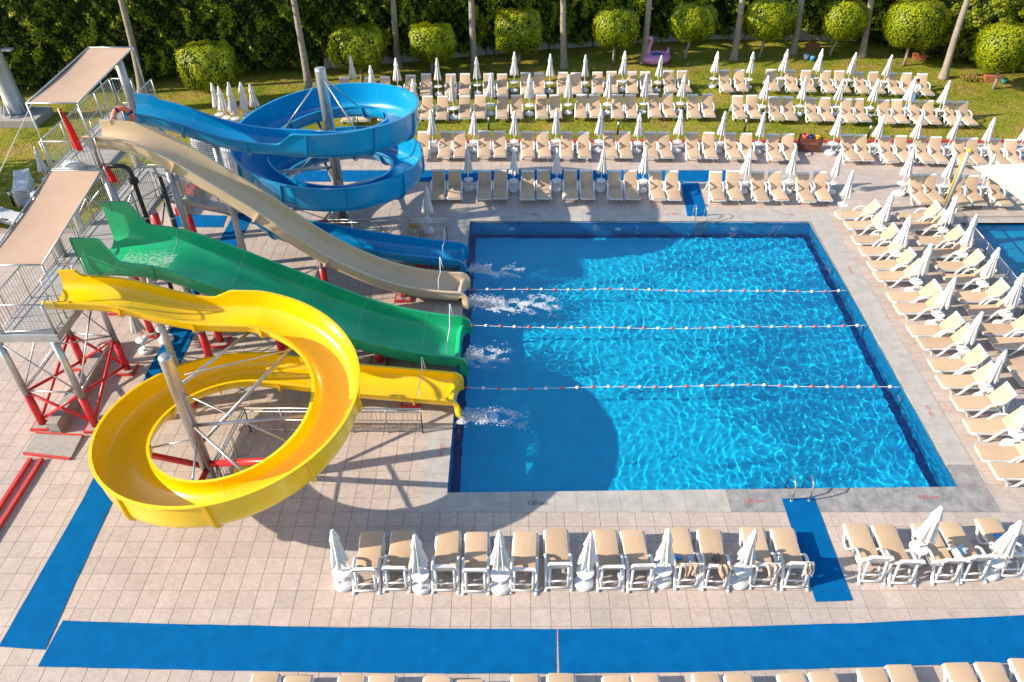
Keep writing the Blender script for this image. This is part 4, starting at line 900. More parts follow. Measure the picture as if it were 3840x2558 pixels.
for i, (bx, by, cx_, cz, w_, h_) in enumerate(TREES):
    t = make_topiary(30+i, w_*(.86 if i < 4 else .92), w_*.72, h_*.92, 4.6 if i < 4 else 3.3); t.location = (bx, by, -.02)
    for ch in [c for c in C.objects if c.parent == t]: ch.location = (cx_-bx, 0, cz+.18)
    MB().path([(0, 0, 0), (.02, .01, .5), ((cx_-bx)*.6, 0, 1.1), ((cx_-bx)*.9, 0, cz)], .09, 9, rs=[.105, .09, .085, .08]).build('trunk', 'bark', t, True)
    tag(t, '%s clipped green tree on a thin trunk, %s from the left before the hedge' % (TLAB[i], ORD[i]), 'tree', 'clipped trees before the hedge')

# ------------------------------------------------------------------ palms
PALMS = [(-22.11, 44.6, .08), (-12.23, 44.77, .025), (-7.34, 48.8, .04), (-2.37, 48.32, -.01), (3.38, 48.71, -.07), (8.6, 49.7, -.04), (14.57, 50.31, -.055), (18.73, 51.4, -.065), (23.09, 50.82, -.10), (26.82, 47.0, -.03)]
for i, (x, y, ln) in enumerate(PALMS):
    t = thing('palm_tree', (x, y, -.02), 0, 'tall palm with a bare ringed trunk, %s from the left by the hedge' % ORD[i], 'palm', 'palms along the hedge')
    H = 9.5+random.uniform(-.8, .8); pts = []; rs = []
    for k in range(96):
        f = k/95; z = f*H; pts.append((ln*z+.05*math.sin(z*.6+i), .04*math.sin(z*.5+2*i), z)); rs.append((.21-.06*min(1, f*1.6)+.12*math.exp(-z/.35))*(1+.05*(k % 2)))
    MB().path(pts, .2, 14, rs=rs).build('trunk', 'bark', t, True)
    top = pts[-1]; fr = MB(); vals = []
    for k in range(22):
        a = k*2.399+i; el = .9-1.5*(k/22)+random.uniform(-.1, .1); L = random.uniform(2.0, 2.6); prev = None
        for s in range(8):
            u = s/7; px = top[0]+math.cos(a)*L*u*math.cos(el*(1-u*.5)); py = top[1]+math.sin(a)*L*u*math.cos(el*(1-u*.5)); pz = top[2]+L*u*math.sin(el)-1.2*u*u
            w = .32*math.sin(PI*min(1, u*.9+.1)); cur = [(px-math.sin(a)*w, py+math.cos(a)*w, pz-.12*w), (px, py, pz+.02), (px+math.sin(a)*w, py-math.cos(a)*w, pz-.12*w)]
            if prev: fr.add(prev+cur, [(0, 1, 4, 3), (1, 2, 5, 4)]); vals += [random.random()]*2
            prev = cur
    o = fr.build('crown', 'leaf_palm', t); facevar(o, vals)

# ------------------------------------------------------------------ hedge behind the trees
HP = [(-44, 43.0), (-30, 44.6), (-21, 46.6), (-12, 48.6), (-6.6, 49.9), (2, 52.2), (9, 53.6), (14, 54.4), (24, 54.0), (28, 50.6), (32, 47.2), (40, 44.0)]
HH = [7.0, 6.8, 6.4, 6.0, 5.6, 4.3, 3.7, 4.0, 4.6, 4.8, 4.4, 4.2]
seg = [math.dist(HP[i], HP[i+1]) for i in range(len(HP)-1)]; cum = np.concatenate([[0], np.cumsum(seg)])
hx = np.array([p[0] for p in HP]); hy = np.array([p[1] for p in HP])
SPANS = [(0.0, 0.28, 'tall dark ivy covered hedge behind the tower at the left'), (0.28, 0.60, 'dark leafy hedge with hanging vines behind the middle trees'), (0.60, 0.84, 'dark leafy hedge behind the right hand trees'), (0.84, 1.0, 'bushy green hedge curving forward at the right end')]
for si, (f0, f1, lab) in enumerate(SPANS):
    s0, s1 = f0*cum[-1], f1*cum[-1]; mid = (s0+s1)/2
    hg = thing('hedge', (float(np.interp(mid, cum, hx)), float(np.interp(mid, cum, hy)), -.02), 0, lab, 'hedge', 'hedge along the garden edge')
    ox, oy = hg.location[0], hg.location[1]
    L = s1-s0; n = int(L*1150); rg = np.random.default_rng(60+si)
    s = s0+rg.random(n)*L; X = np.interp(s, cum, hx); Y = np.interp(s, cum, hy); Ht = np.interp(s, cum, HH)
    tx = np.interp(s+.1, cum, hx)-X; ty = np.interp(s+.1, cum, hy)-Y; tl = np.hypot(tx, ty)+1e-9; nx_, ny_ = ty/tl, -tx/tl
    z = .45+(Ht-.45)*rg.random(n)
    lo = np.array([lump(a*.8, b*1.1, 3.1) for a, b in zip(s, z)]); lo2 = np.array([lump(a*2.4, b*2.8, 8.2) for a, b in zip(s, z)])
    dep = .55+.46*lo+.26*lo2-.55*rg.random(n)**2+np.where(z < 1.0, -.5*(1-z), 0)
    top = rg.random(n) < .13; z = np.where(top, Ht+.2*lo, z); dep = np.where(top, -1.6*rg.random(n)+.3, dep)
    P = np.stack([X+nx_*dep-ox, Y+ny_*dep-oy, z], 1); Nn = np.stack([nx_, ny_, np.full(n, .35)], 1)
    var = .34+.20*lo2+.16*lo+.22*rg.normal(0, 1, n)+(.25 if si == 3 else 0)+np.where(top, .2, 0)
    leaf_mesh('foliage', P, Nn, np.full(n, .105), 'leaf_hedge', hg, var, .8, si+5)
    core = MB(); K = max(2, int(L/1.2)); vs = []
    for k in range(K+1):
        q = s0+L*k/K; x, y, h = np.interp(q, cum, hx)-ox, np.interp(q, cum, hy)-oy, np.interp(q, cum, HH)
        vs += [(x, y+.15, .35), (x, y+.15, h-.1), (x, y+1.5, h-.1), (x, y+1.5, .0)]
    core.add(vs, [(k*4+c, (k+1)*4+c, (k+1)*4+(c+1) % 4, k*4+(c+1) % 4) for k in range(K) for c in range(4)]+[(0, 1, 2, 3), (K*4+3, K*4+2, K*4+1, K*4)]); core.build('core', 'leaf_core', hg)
    for k in range(int(L/1.1)):
        q = s0+(k+.5+random.uniform(-.3, .3))*1.1; x, y = float(np.interp(q, cum, hx))-ox, float(np.interp(q, cum, hy))-oy
        MB().tube((x, y-.35, 0), (x+random.uniform(-.15, .15), y-.2, .9), .035, 6).build('stem', 'bark_dark', hg, True)
    # brighter hanging vines
    nv = int(L*(1.0 if si < 2 else .4))
    for k in range(nv):
        q = s0+L*random.random(); x, y, h = float(np.interp(q, cum, hx))-ox, float(np.interp(q, cum, hy))-oy, float(np.interp(q, cum, HH))
        zt = random.uniform(1.8, min(h, 5.6)); ln_ = random.uniform(.5, 1.9); m_ = int(60+90*ln_); u = rg.random(m_)
        wv = .06+.22*(1-u)*random.random()*1.5
        pp = np.stack([x+rg.normal(0, 1, m_)*wv+.1*np.sin(u*5), y-1.0+rg.normal(0, .10, m_), zt-u*ln_], 1)
        leaf_mesh('vine', pp, np.tile([0, -1, .4], (m_, 1)), np.full(m_, .055), 'leaf_vine', hg, .45+.3*rg.normal(0, 1, m_), .8, k)
lw = thing('garden_wall', (2, 52.2, 0), 0, 'low pale plaster wall half hidden beneath the hedge', 'wall')
for a, b in zip(range(3, 8), range(4, 9)):
    p, q = HP[a], HP[b]; ang = math.atan2(q[1]-p[1], q[0]-p[0]); MB().box(((p[0]+q[0])/2-2, (p[1]+q[1])/2-52.2+.05, .42), (math.dist(p, q)-.01, .18, .86), ang).build('wall_panel', 'plaster', lw)

# ------------------------------------------------------------------ grass blades on the lawn
n = 52000; gx = rng.uniform(-30, 34, n*2); gy = rng.uniform(29, 52, n*2)
ok = (~((gx > LX-.05) & (gy < DY1+.18))); ct_, st_ = math.cos(math.radians(39.4)), math.sin(math.radians(39.4))
ok &= np.abs(gx/(gy*ct_+17.39*st_)*.7426*2) < 1.05; gx, gy = gx[ok][:n], gy[ok][:n]; n = len(gx)
dn = np.array([lump(a*.6, b*.6, 1.7) for a, b in zip(gx, gy)]); keep = rng.random(n) < np.clip(.75-.28*dn, .12, 1); gx, gy, dn = gx[keep], gy[keep], dn[keep]; n = len(gx)
leaf_mesh('grass', np.stack([gx, gy, np.full(n, .018)], 1), np.tile([.2, -.9, .5], (n, 1)), np.full(n, .05), 'blade', None, .35+.18*dn+.2*rng.normal(0, 1, n), .6, 77, .35)
tag(bpy.data.objects['grass'], 'short patchy green grass blades of the lawn', 'grass', kind='stuff')

# ------------------------------------------------------------------ steel mast at far left
ma = thing('steel_mast', (-27.4, 40.65, -.02), 0, 'large tapered grey steel mast on a concrete block at far left', 'mast')
MB().lathe([(.55, .5), (.50, .55), (.45, 3), (.38, 9), (.32, 14)], 16).build('shaft', 'galvanised', ma, True)
MB().lathe([(.85, .42), (.85, .5), (.62, .52)], 16).build('base_plate', 'galvanised', ma)
MB().box((.0, -.1, .2), (2.9, 2.0, .44)).build('foundation', 'concrete', ma, bevel=.03)
for k in range(12): a = k*PI/6; MB().add([(math.cos(a)*.52, math.sin(a)*.52, 1.2), (math.cos(a)*.8, math.sin(a)*.8, .5), (math.cos(a)*.52, math.sin(a)*.52, .5), (math.cos(a)*.52-.02*math.sin(a), math.sin(a)*.52+.02*math.cos(a), 1.2), (math.cos(a)*.8-.02*math.sin(a), math.sin(a)*.8+.02*math.cos(a), .5), (math.cos(a)*.52-.02*math.sin(a), math.sin(a)*.52+.02*math.cos(a), .5)], [(0, 1, 2), (3, 5, 4), (0, 3, 4, 1), (1, 4, 5, 2), (2, 5, 3, 0)]).build('gusset', 'galvanised', ma)
MB().box((.1, -.62, 3.1), (.5, .35, .3)).build('floodlight', 'galvanised', ma); MB().box((.9, -.1, 3.9), (.5, .3, .1)).build('floodlight', 'galvanised', ma)

# ------------------------------------------------------------------ lane ropes
fl0 = {}
for li, (y, lab) in enumerate(((24.36, 'farthest'), (22.03, 'middle'), (18.78, 'nearest'))):
    x0, x1 = -1.86, 13.02+.3*(y-14.46)/15.1-.02
    r = thing('lane_rope', (x0, y, -.04), 0, 'pool lane rope with red and white floats, the %s of three' % lab, 'lane rope', 'lane ropes')
    pts = [(u*(x1-x0), .07*math.sin(u*6+li*2)+.03*math.sin(u*19+li), .006*math.sin(u*40)) for u in np.linspace(0, 1, 90)]
    MB().path(pts, .011, 6).build('rope', 'rope', r, True)
    N_ = 28
    for k in range(N_):
        u = (k+.7)/(N_+.4); x = u*(x1-x0); i = int(u*89); m_ = 'float_white' if k % 2 else 'float_red'
        if m_ not in fl0:
            mb = MB().lathe([(.01, -.058), (.038, -.05), (.056, -.02), (.056, .02), (.038, .05), (.01, .058)], 12); mb.v = [(z, x_, y_) for x_, y_, z in mb.v]; o = mb.build('float', m_, r, True); fl0[m_] = o
        else: o = fl0[m_].copy(); C.objects.link(o); o.parent = r
        o.location = (x, pts[i][1], pts[i][2]+.012); o.rotation_euler = (0, random.uniform(-.1, .1), random.uniform(-.15, .15))

# ------------------------------------------------------------------ pool ladders
def ladder(x, y, sgn, lab):
    r = thing('pool_ladder', (x, y, 0.008), 0 if sgn < 0 else PI, lab, 'ladder', 'pool ladders')   # local -y points into the pool
    for s in (-.25, .25):
        MB().path([(s, .45, 0), (s, .45, .35), (s, .38, .62), (s, .2, .72), (s, .02, .62), (s, -.10, .3), (s, -.14, -.2), (s, -.14, -1.05)], .021, 10).build('rail', 'chrome', r, True)
        MB().lathe([(.05, 0), (.05, .02), (.025, .03)], 12, (s, .45, 0)).build('flange', 'chrome', r, True)
    for z in (-.25, -.5, -.75, -1.0): MB().box((0, -.13, z), (.5, .1, .03)).build('rung', 'galvanised', r)
ladder(8.38, 29.57, -1, 'chrome pool ladder at the far pool edge'); ladder(8.27, 14.4, 1, 'chrome pool ladder at the near pool edge')

# ------------------------------------------------------------------ white water at the slide mouths
def splash(x, y, L, wd, n, lab, seed, dens=1.0):
    rg = np.random.default_rng(seed); mb = MB(); oc = [(1, 0, 0), (0, 1, 0), (-1, 0, 0), (0, -1, 0), (0, 0, 1)]
    for k in range(n):
        u = rg.random()**1.7; w = wd*(.22+.8*u); px = u*L+rg.normal(0, .05); py = rg.normal(0, .42)*w+.12*math.sin(u*7+seed); s = (.008+.036*rg.random()**3)*(1.3-.6*u); h = .5*s*(1+2.2*(1-u)*rg.random())
        if math.sin(px*9+2*math.sin(py*7+seed))+math.sin(py*11+px*3)+.6*rg.normal() < -.2+.5*u: continue
        a = rg.random()*6; e = .6+.8*rg.random(); ca, sa = math.cos(a), math.sin(a)
        vs = [(px+(vx*ca*e-vy*sa)*s, py+(vx*sa*e+vy*ca)*s, vz*h) for vx, vy, vz in oc]; mb.add(vs, [(0, 1, 4), (1, 2, 4), (2, 3, 4), (3, 0, 4)])
    for k in range(n//8):   # thrown drops near the mouth
        u = rg.random()*.4; s = .008+.014*rg.random(); c = (u*L, rg.normal(0, .3)*wd*.6, .05+.28*rg.random()*(1-u)); vs = [(c[0]+vx*s, c[1]+vy*s, c[2]+vz*s) for vx, vy, vz in oc+[(0, 0, -1)]]
        mb.add(vs, [(0, 1, 4), (1, 2, 4), (2, 3, 4), (3, 0, 4), (1, 0, 5), (2, 1, 5), (3, 2, 5), (0, 3, 5)])
    o = mb.build('splash', 'foam_soft', None, True); o.location = (x, y, -.07); tag(o, lab, 'splash', 'splashes at the slide mouths', 'stuff')
splash(-1.72, 25.72, 2.2, .6, 5200, 'white water at the mouth of the blue slide', 1); splash(-1.68, 23.45, 3.5, .8, 13000, 'white water at the mouth of the beige slide', 2)
splash(-1.6, 20.35, 1.5, .85, 5000, 'white water at the mouth of the green slide', 3); splash(-1.68, 17.35, 2.2, .65, 5600, 'white water at the mouth of the yellow slide', 4)
# running water inside the heads of two slides
def runwater(x0, x1, y, w, z, lab, seed, n=500, slope=0.0):
    rg = np.random.default_rng(seed); mb = MB(); oc = [(1, 0, 0), (0, 1, 0), (-1, 0, 0), (0, -1, 0), (0, 0, 1)]
    for k in range(n):
        u = rg.random()**1.6; px = (x1-x0)*u; py = rg.normal(0, .36)*w*(1-.2*u); s = (.005+.012*rg.random()**2); e = 1.5+4*u
        vs = [(px+vx*s*e, py+vy*s, slope*px+vz*s*.5) for vx, vy, vz in oc]; mb.add(vs, [(0, 1, 4), (1, 2, 4), (2, 3, 4), (3, 0, 4)])
    o = mb.build('running_water', 'foam_thin', None, True); o.location = (x0, y, z); tag(o, lab, 'water', 'water running off the slide heads', 'stuff')
runwater(-12.5, -10.9, 20.5, .95, 3.905, 'white water rushing onto the head of the green slide', 21, 1500, -.028); runwater(-12.9, -12.3, 18.03, .45, 3.945, 'white water bubbling at the head of the yellow slide', 22, 500)

# ------------------------------------------------------------------ shade sail at right
sl = thing('shade_sail', (19.3, 30.2, 0), 0, 'large cream shade sail hung from a grey post padded in yellow', 'shade sail')
SL = lambda p: (p[0]-19.3, p[1]-30.2, p[2])
MB().path([SL((19.62, 30.4, 0)), SL((19.52, 30.25, 3.05))], .09, 14).build('post', 'galvanised', sl, True)
MB().path([SL((19.50, 30.43, .3)), SL((19.40, 30.28, 2.95))], .03, 10).build('post_pad', 'yellow_pad', sl, True); MB().lathe([(.105, 0), (.11, .05), (.07, .11), (.01, .125)], 14, SL((19.52, 30.25, 3.03))).build('post_cap', 'yellow_pad', sl, True)
A_, B_, Cc = np.array([19.75, 30.05, 2.45]), np.array([19.75, 22.4, 2.7]), np.array([27.5, 29.0, 4.0]); D_ = np.array([27.0, 22.5, 3.4])
N = 15; mb = MB(); vs = []
for i in range(N):
    for j in range(N):
        u, v = i/(N-1), j/(N-1); p = A_*(1-u)*(1-v)+Cc*u*(1-v)+B_*(1-u)*v+D_*u*v
        pin = .45*math.sin(PI*v)*(1-u)**2*np.array([1, 0, 0])+.35*math.sin(PI*u)*(1-v)**2*np.array([0, -1, 0]); vs.append(SL(tuple(p+pin-np.array([0, 0, .25*math.sin(PI*u)*math.sin(PI*v)]))))
k = len(vs); vs += [(x, y, z-.01) for x, y, z in vs]; fs = [(i*N+j, (i+1)*N+j, (i+1)*N+j+1, i*N+j+1) for i in range(N-1) for j in range(N-1)]; mb.add(vs, fs+[tuple(k+q for q in f[::-1]) for f in fs]); mb.build('sail', 'sail_cloth', sl, True)
for p in ((19.75, 22.4), (27.5, 29.0), (27.0, 22.5)): MB().tube(SL((*p, 0)), SL((*p, 4.1 if p[0] > 20 else 2.7)), .08, 12).build('post', 'galvanised', sl, True)
MB().tube(SL((19.52, 30.25, 3.0)), SL((27.5, 29.0, 4.05)), .012, 6).build('cable', 'steel', sl); MB().tube(SL((19.52, 30.25, 2.6)), SL(tuple(A_)), .015, 6).build('turnbuckle', 'chrome', sl)

# ------------------------------------------------------------------ basket of swim aids
bk = thing('slatted_basket', (15.35, 36.75, 0), -.1, 'dark red wooden slatted basket full of swim aids near the kerb', 'basket')
for s in (-1, 1):
    for k in range(14): MB().box((-.52+k*.08, s*.24, .42), (.045, .03, .66)).build('slat', 'wood_red', bk)
    for k in range(6): MB().box((s*.55, -.2+k*.08, .42), (.03, .045, .66)).build('slat', 'wood_red', bk)
    MB().box((0, s*.215, .7), (1.06, .02, .05)).build('rail', 'wood_red', bk); MB().box((0, s*.215, .2), (1.06, .02, .05)).build('rail', 'wood_red', bk)
for a in (-.5, .5):
    for b_ in (-.2, .2): MB().box((a, b_, .4), (.05, .05, .8)).build('corner_post', 'black', bk)
MB().box((0, 0, .16), (1.05, .44, .03)).build('floor', 'wood_red', bk)
for dx, m_, lab in ((-.34, 'float_red', 'red'), (0, 'navy', 'navy blue'), (.34, 'yellow_pad', 'yellow')):
    t = thing('swim_aid', (15.35+dx, 36.75-dx*.1, .58), .3, 'bundle of %s swim rings in the slatted basket' % lab, 'swim aid', 'swim aids in the basket')
    for k in range(3): o = torus(.12, .05, 16, 8).build('ring', m_, t, True); o.location = (random.uniform(-.05, .05), random.uniform(-.05, .05), .06+k*.08); o.rotation_euler = (random.uniform(-.5, .5), random.uniform(-.5, .5), 0)

# ------------------------------------------------------------------ pink bird float
fb = thing('inflatable_bird', (9.35, 49.75, 0), .25, 'pink inflatable bird pool float with a blue seat behind a palm', 'pool float')
o = torus(.55, .30, 30, 14, 1.15, .9).build('body', 'pink', fb, True); o.location = (0, 0, .3)
MB().lathe([(.02, 0), (.42, .0), (.48, .12), (.46, .22), (.40, .26), (.02, .22)], 24, (.1, 0, .28)).build('seat', 'teal', fb, True)
MB().path([(-.5, 0, .4), (-.62, 0, .75), (-.56, 0, 1.1), (-.46, 0, 1.35), (-.52, 0, 1.58), (-.68, 0, 1.62), (-.8, 0, 1.5)], .12, 12, rs=[.2, .16, .13, .12, .13, .13, .07]).build('neck', 'pink', fb, True)
MB().tube((-.8, 0, 1.5), (-.86, 0, 1.36), .06, 10, .02).build('beak', 'black', fb, True); MB().path([(.55, 0, .4), (.78, 0, .62), (.82, 0, .9)], .1, 10, rs=[.2, .13, .03]).build('tail', 'pink', fb, True)

# ------------------------------------------------------------------ lounger stacks, spare bases, chair
def make_stacked():
    mb = MB(); prof = [(-.95, .10), (-.5, .10), (-.38, .0), (-.25, .0), (-.1, .13), (.25, .15), (.40, .12), (.95, .30)]
    for s in (-1, 1): mb.path([(s*.3, y, z) for y, z in prof], .032, 6, flat=.8)
    for k in range(16):
        y = -.92+k*.12; z = float(np.interp(y, [-.95, .25, .95], [.14, .15, .30])); mb.box((0, y, z), (.6, .085, .022))
    return mb
sp = None
def stack(x, y, rz, n, dz, where):
    global sp
    for k in range(n):
        if sp is None: o = sp = make_stacked().build('stacked_lounger', 'white_plastic', None)
        else: o = sp.copy(); C.objects.link(o)
        o.location = (x+random.uniform(-.02, .02), y+random.uniform(-.02, .02), .04+k*dz); o.rotation_euler = (0, 0, rz+random.uniform(-.015, .015)); tag(o, 'bare white lounger, %s up in the stack %s' % (ORD[k], where), 'sun lounger', 'stacked bare loungers')
stack(-14.6, 34.7, PI/2+.35, 14, .105, 'behind the beige slide'); stack(-13.0, 34.1, PI/2+.35, 12, .105, 'under the blue slide'); stack(-22.55, 31.6, .4, 8, .105, 'on the left lawn')
for i, (x, y, k) in enumerate(((-22.4, 29.6, 0), (-23.4, 29.4, 0))):
    o = sp.copy(); C.objects.link(o); o.location = (x, y, .22); o.rotation_euler = (0, 0, 1.2); tag(o, 'bare white lounger on the paving at far left, the %s one' % ('nearer' if i else 'farther'), 'sun lounger', 'bare loungers at far left')
    for s in (-.25, .25): MB().box((s, 0, -.11), (.05, 1.2, .2)).build('leg_frame', 'white_plastic', o)
for i, (x, y, n_) in enumerate(((-15.5, 31.6, 1), (-15.6, 32.2, 2), (-15.8, 32.8, 2), (-16.4, 32.3, 2))):
    for k in range(n_):
        o = MB().lathe([(.24, 0), (.262, .02), (.262, .09), (.24, .125), (.14, .165), (.07, .18), (.055, .23), (.03, .24)], 24).build('parasol_weight', 'white_plastic', None, True); o.location = (x, y, .004+k*.19)
        tag(o, 'round white parasol weight behind the tower, %s in the %s pile from the front' % (('lower', 'upper')[k], ORD[i]), 'weight', 'spare parasol weights')
ch = thing('plastic_chair', (-4.2, 28.4, 0), .5, 'mustard yellow plastic chair by the railing of the blue slide', 'chair')
MB().box((0, 0, .44), (.42, .42, .04)).build('seat', 'mustard', ch, bevel=.02); 
for a in (-.18, .18):
    for b_ in (-.18, .18): MB().tube((a, b_, 0), (a*.95, b_*.95, .43), .02, 8).build('leg', 'mustard', ch, True)
o = MB().box((-.2, 0, .68), (.03, .40, .44)).build('backrest', 'mustard', ch, bevel=.02)
ws = MB().add([(-.25, -.15, 0), (.25, -.15, 0), (.25, .15, 0), (-.25, .15, 0), (-.04, 0, .62), (.04, 0, .62)], [(0, 1, 5, 4), (2, 3, 4, 5), (1, 2, 5), (3, 0, 4), (0, 3, 2, 1)]).build('warning_sign', 'yellow_pad'); ws.location = (-8.0, 14.95, .004); ws.rotation_euler = (0, 0, .6); tag(ws, 'small yellow folding floor sign inside the yellow loop', 'sign')

# ------------------------------------------------------------------ bollard lights
for i, (x, y) in enumerate(((-22.9, 31.0), (-8.38, 39.4), (-1.26, 39.33), (5.68, 38.7), (12.59, 39.05), (18.97, 38.22))):
    t = thing('bollard_light', (x, y, -.02), 0, 'black garden bollard light with pale lamp, %s from the left on the grass' % ORD[i], 'bollard light', 'bollard lights on the lawn')
    MB().tube((0, 0, 0), (0, 0, .55), .05, 10).build('post', 'black', t, True); MB().tube((0, 0, .55), (0, 0, .74), .05, 12).build('lamp', 'lamp_glass', t, True); MB().tube((0, 0, .74), (0, 0, .79), .062, 12).build('cap', 'black', t)

# ------------------------------------------------------------------ planters and toys by the hedge
def planter(x, y, rz, lab, L=1.0, flw=True):
    t = thing('planter_box', (x, y, -.02), rz, lab, 'planter', 'terracotta planters')
    MB().add([(-L*.46, -.14, 0), (L*.46, -.14, 0), (L*.46, .14, 0), (-L*.46, .14, 0), (-L/2, -.18, .32), (L/2, -.18, .32), (L/2, .18, .32), (-L/2, .18, .32)], [(0, 3, 2, 1), (4, 5, 6, 7), (0, 1, 5, 4), (1, 2, 6, 5), (2, 3, 7, 6), (3, 0, 4, 7)]).build('box', 'terracotta', t)
    MB().box((0, 0, .33), (L+.05, .41, .05)).build('rim', 'terracotta', t)
planter(29.6, 46.45, -.15, 'terracotta planter box behind the rightmost clipped tree'); planter(20.3, 52.3, 0, 'terracotta planter box in the shade beside the eighth palm', .9); planter(26.75, 50.4, -.5, 'terracotta planter box tilted behind the large clipped tree', .9)
ps = rng.normal(0, 1, (420, 3))*np.array([.35, .12, .1])+np.array([0, 0, .16]); fb_ = thing('flower_bed', (28.25, 46.5, 0), 0, 'low red and orange flowers at the hedge foot', 'flowers'); leaf_mesh('flowers', ps, np.tile([0, -.3, 1.0], (420, 1)), np.full(420, .045), 'leaf_vine', fb_, rng.random(420)*.5, .8, 3)
leaf_mesh('blossoms', ps[:160]+np.array([0, 0, .05]), np.tile([0, -.5, 1.0], (160, 1)), np.full(160, .05), 'flower', fb_, rng.random(160), .8, 4)
for x, y, m_, m2, lab in ((30.15, 46.1, 'green_plastic', 'leaf_core', 'green plant pot beside the terracotta planter at right'), (19.26, 50.3, 'float_white', 'cloth_blue', 'small white and blue toy bucket on the shaded grass'), (19.6, 50.05, 'cloth_blue', 'yellow_pad', 'small blue and yellow toy bucket on the shaded grass')):
    t = thing('bucket', (x, y, 0), 0, lab, 'bucket'); MB().lathe([(.13, 0), (.18, .3), (.16, .3), (.12, .04)], 16).build('pail', m_, t, True); MB().lathe([(.15, .2), (.155, .27), (.02, .33)], 12).build('content', m2, t, True)

# ------------------------------------------------------------------ towels and clothes on the near loungers
def cloth(x, y, z, lab, m_, w, drop, over, rz=0, seed=0, cat='towel'):
    # a cloth laid over the head end of a lounger and hanging toward the viewer
    rg = random.Random(seed); nu, nv = 22, 30; vs = []; th = math.radians(59)
    for i in range(nu):
        u = i/(nu-1)
        for j in range(nv):
            s = j/(nv-1)*(over+drop)-over; fold = .018*math.sin(u*17+seed+3*s)+.012*math.sin(u*31+seed*2-s*6)
            wx = (u-.5)*w*(1-.25*max(0, s)/max(.01, drop))
            if s < 0: vs.append((wx+.03*math.sin(s*9+seed), -s*math.cos(th)*1.0, s*math.sin(th)+.015+abs(fold)*.9))
            else: vs.append((wx+.05*math.sin(s*7+u*4+seed), -.03-.10*math.sin(min(1, s*3))-fold*1.6, -s*(.92+.14*math.sin(u*5+seed))))
    mb = MB().add(vs, [(i*nv+j, (i+1)*nv+j, (i+1)*nv+j+1, i*nv+j+1) for i in range(nu-1) for j in range(nv-1)])
    o = mb.build('towel', m_, None, True); so = o.modifiers.new('solid', 'SOLIDIFY'); so.thickness = .012; o.location = (x, y, z); o.rotation_euler = (0, 0, rz); tag(o, lab, cat, 'towels on the near loungers'); return o
def head(i): x, y = N1[i]; return x, y-.645
def pile(x, y, z, r, m_, lab, seed):
    rg = np.random.default_rng(seed); mb = MB(); n = 20; prof = [(r, 0), (r*.95, r*.25), (r*.6, r*.45), (r*.15, r*.5)]
    ww = rg.random(n)*.5+.75; mb.lathe(prof, n, wob=lambda a, i: ww[int(a/2/PI*n) % n]*(1+.12*math.sin(5*a+i))); o = mb.build('clothing', m_, None, True); o.location = (x, y, z); o.rotation_euler = (.6, 0, seed); tag(o, lab, 'clothing', 'clothes on the near loungers')
hz = .345+.75*math.sin(math.radians(59))+.04
x, y = head(8); cloth(x-.02, y, hz, 'tan towel with blue clothes hung over a near lounger head', 'towel_tan', .46, .30, .42, 0, 1); pile(x-.2, y+.62, .42, .13, 'cloth_blue', 'crumpled bright blue cloth on the towelled near lounger', 3); pile(x+.17, y+.62, .42, .10, 'cloth_pale', 'crumpled pale blue cloth on the towelled near lounger', 5)
x, y = head(9); cloth(x+.04, y, hz, 'twisted tan towel hanging down behind a near lounger', 'towel_tan', .24, .46, .18, .05, 4); pile(x+.05, y+.62, .42, .13, 'cloth_dark', 'dark crumpled clothing on the lounger with the twisted towel', 7)
x, y = head(10); cloth(x+.08, y, hz, 'wide grey beige towel draped over a near lounger head', 'towel_grey', .42, .44, .45, 0, 6); pile(x-.16, y+.62, .42, .11, 'cloth_pale', 'pale blue cap on the lounger with the wide grey towel', 8)
x, y = head(11); cloth(x+.12, y, hz, 'narrow beige towel hung over the lounger next to the blue carpet', 'towel_grey', .20, .34, .2, .1, 9)
x, y = head(15); pile(x-.12, y+.62, .42, .16, 'cloth_pale', 'white and blue clothing bundled on a lounger right of the carpet', 11)
x, y = head(16); pile(x+.0, y+.9, .40, .15, 'cloth_blue', 'blue clothing on the rightmost near lounger', 12)

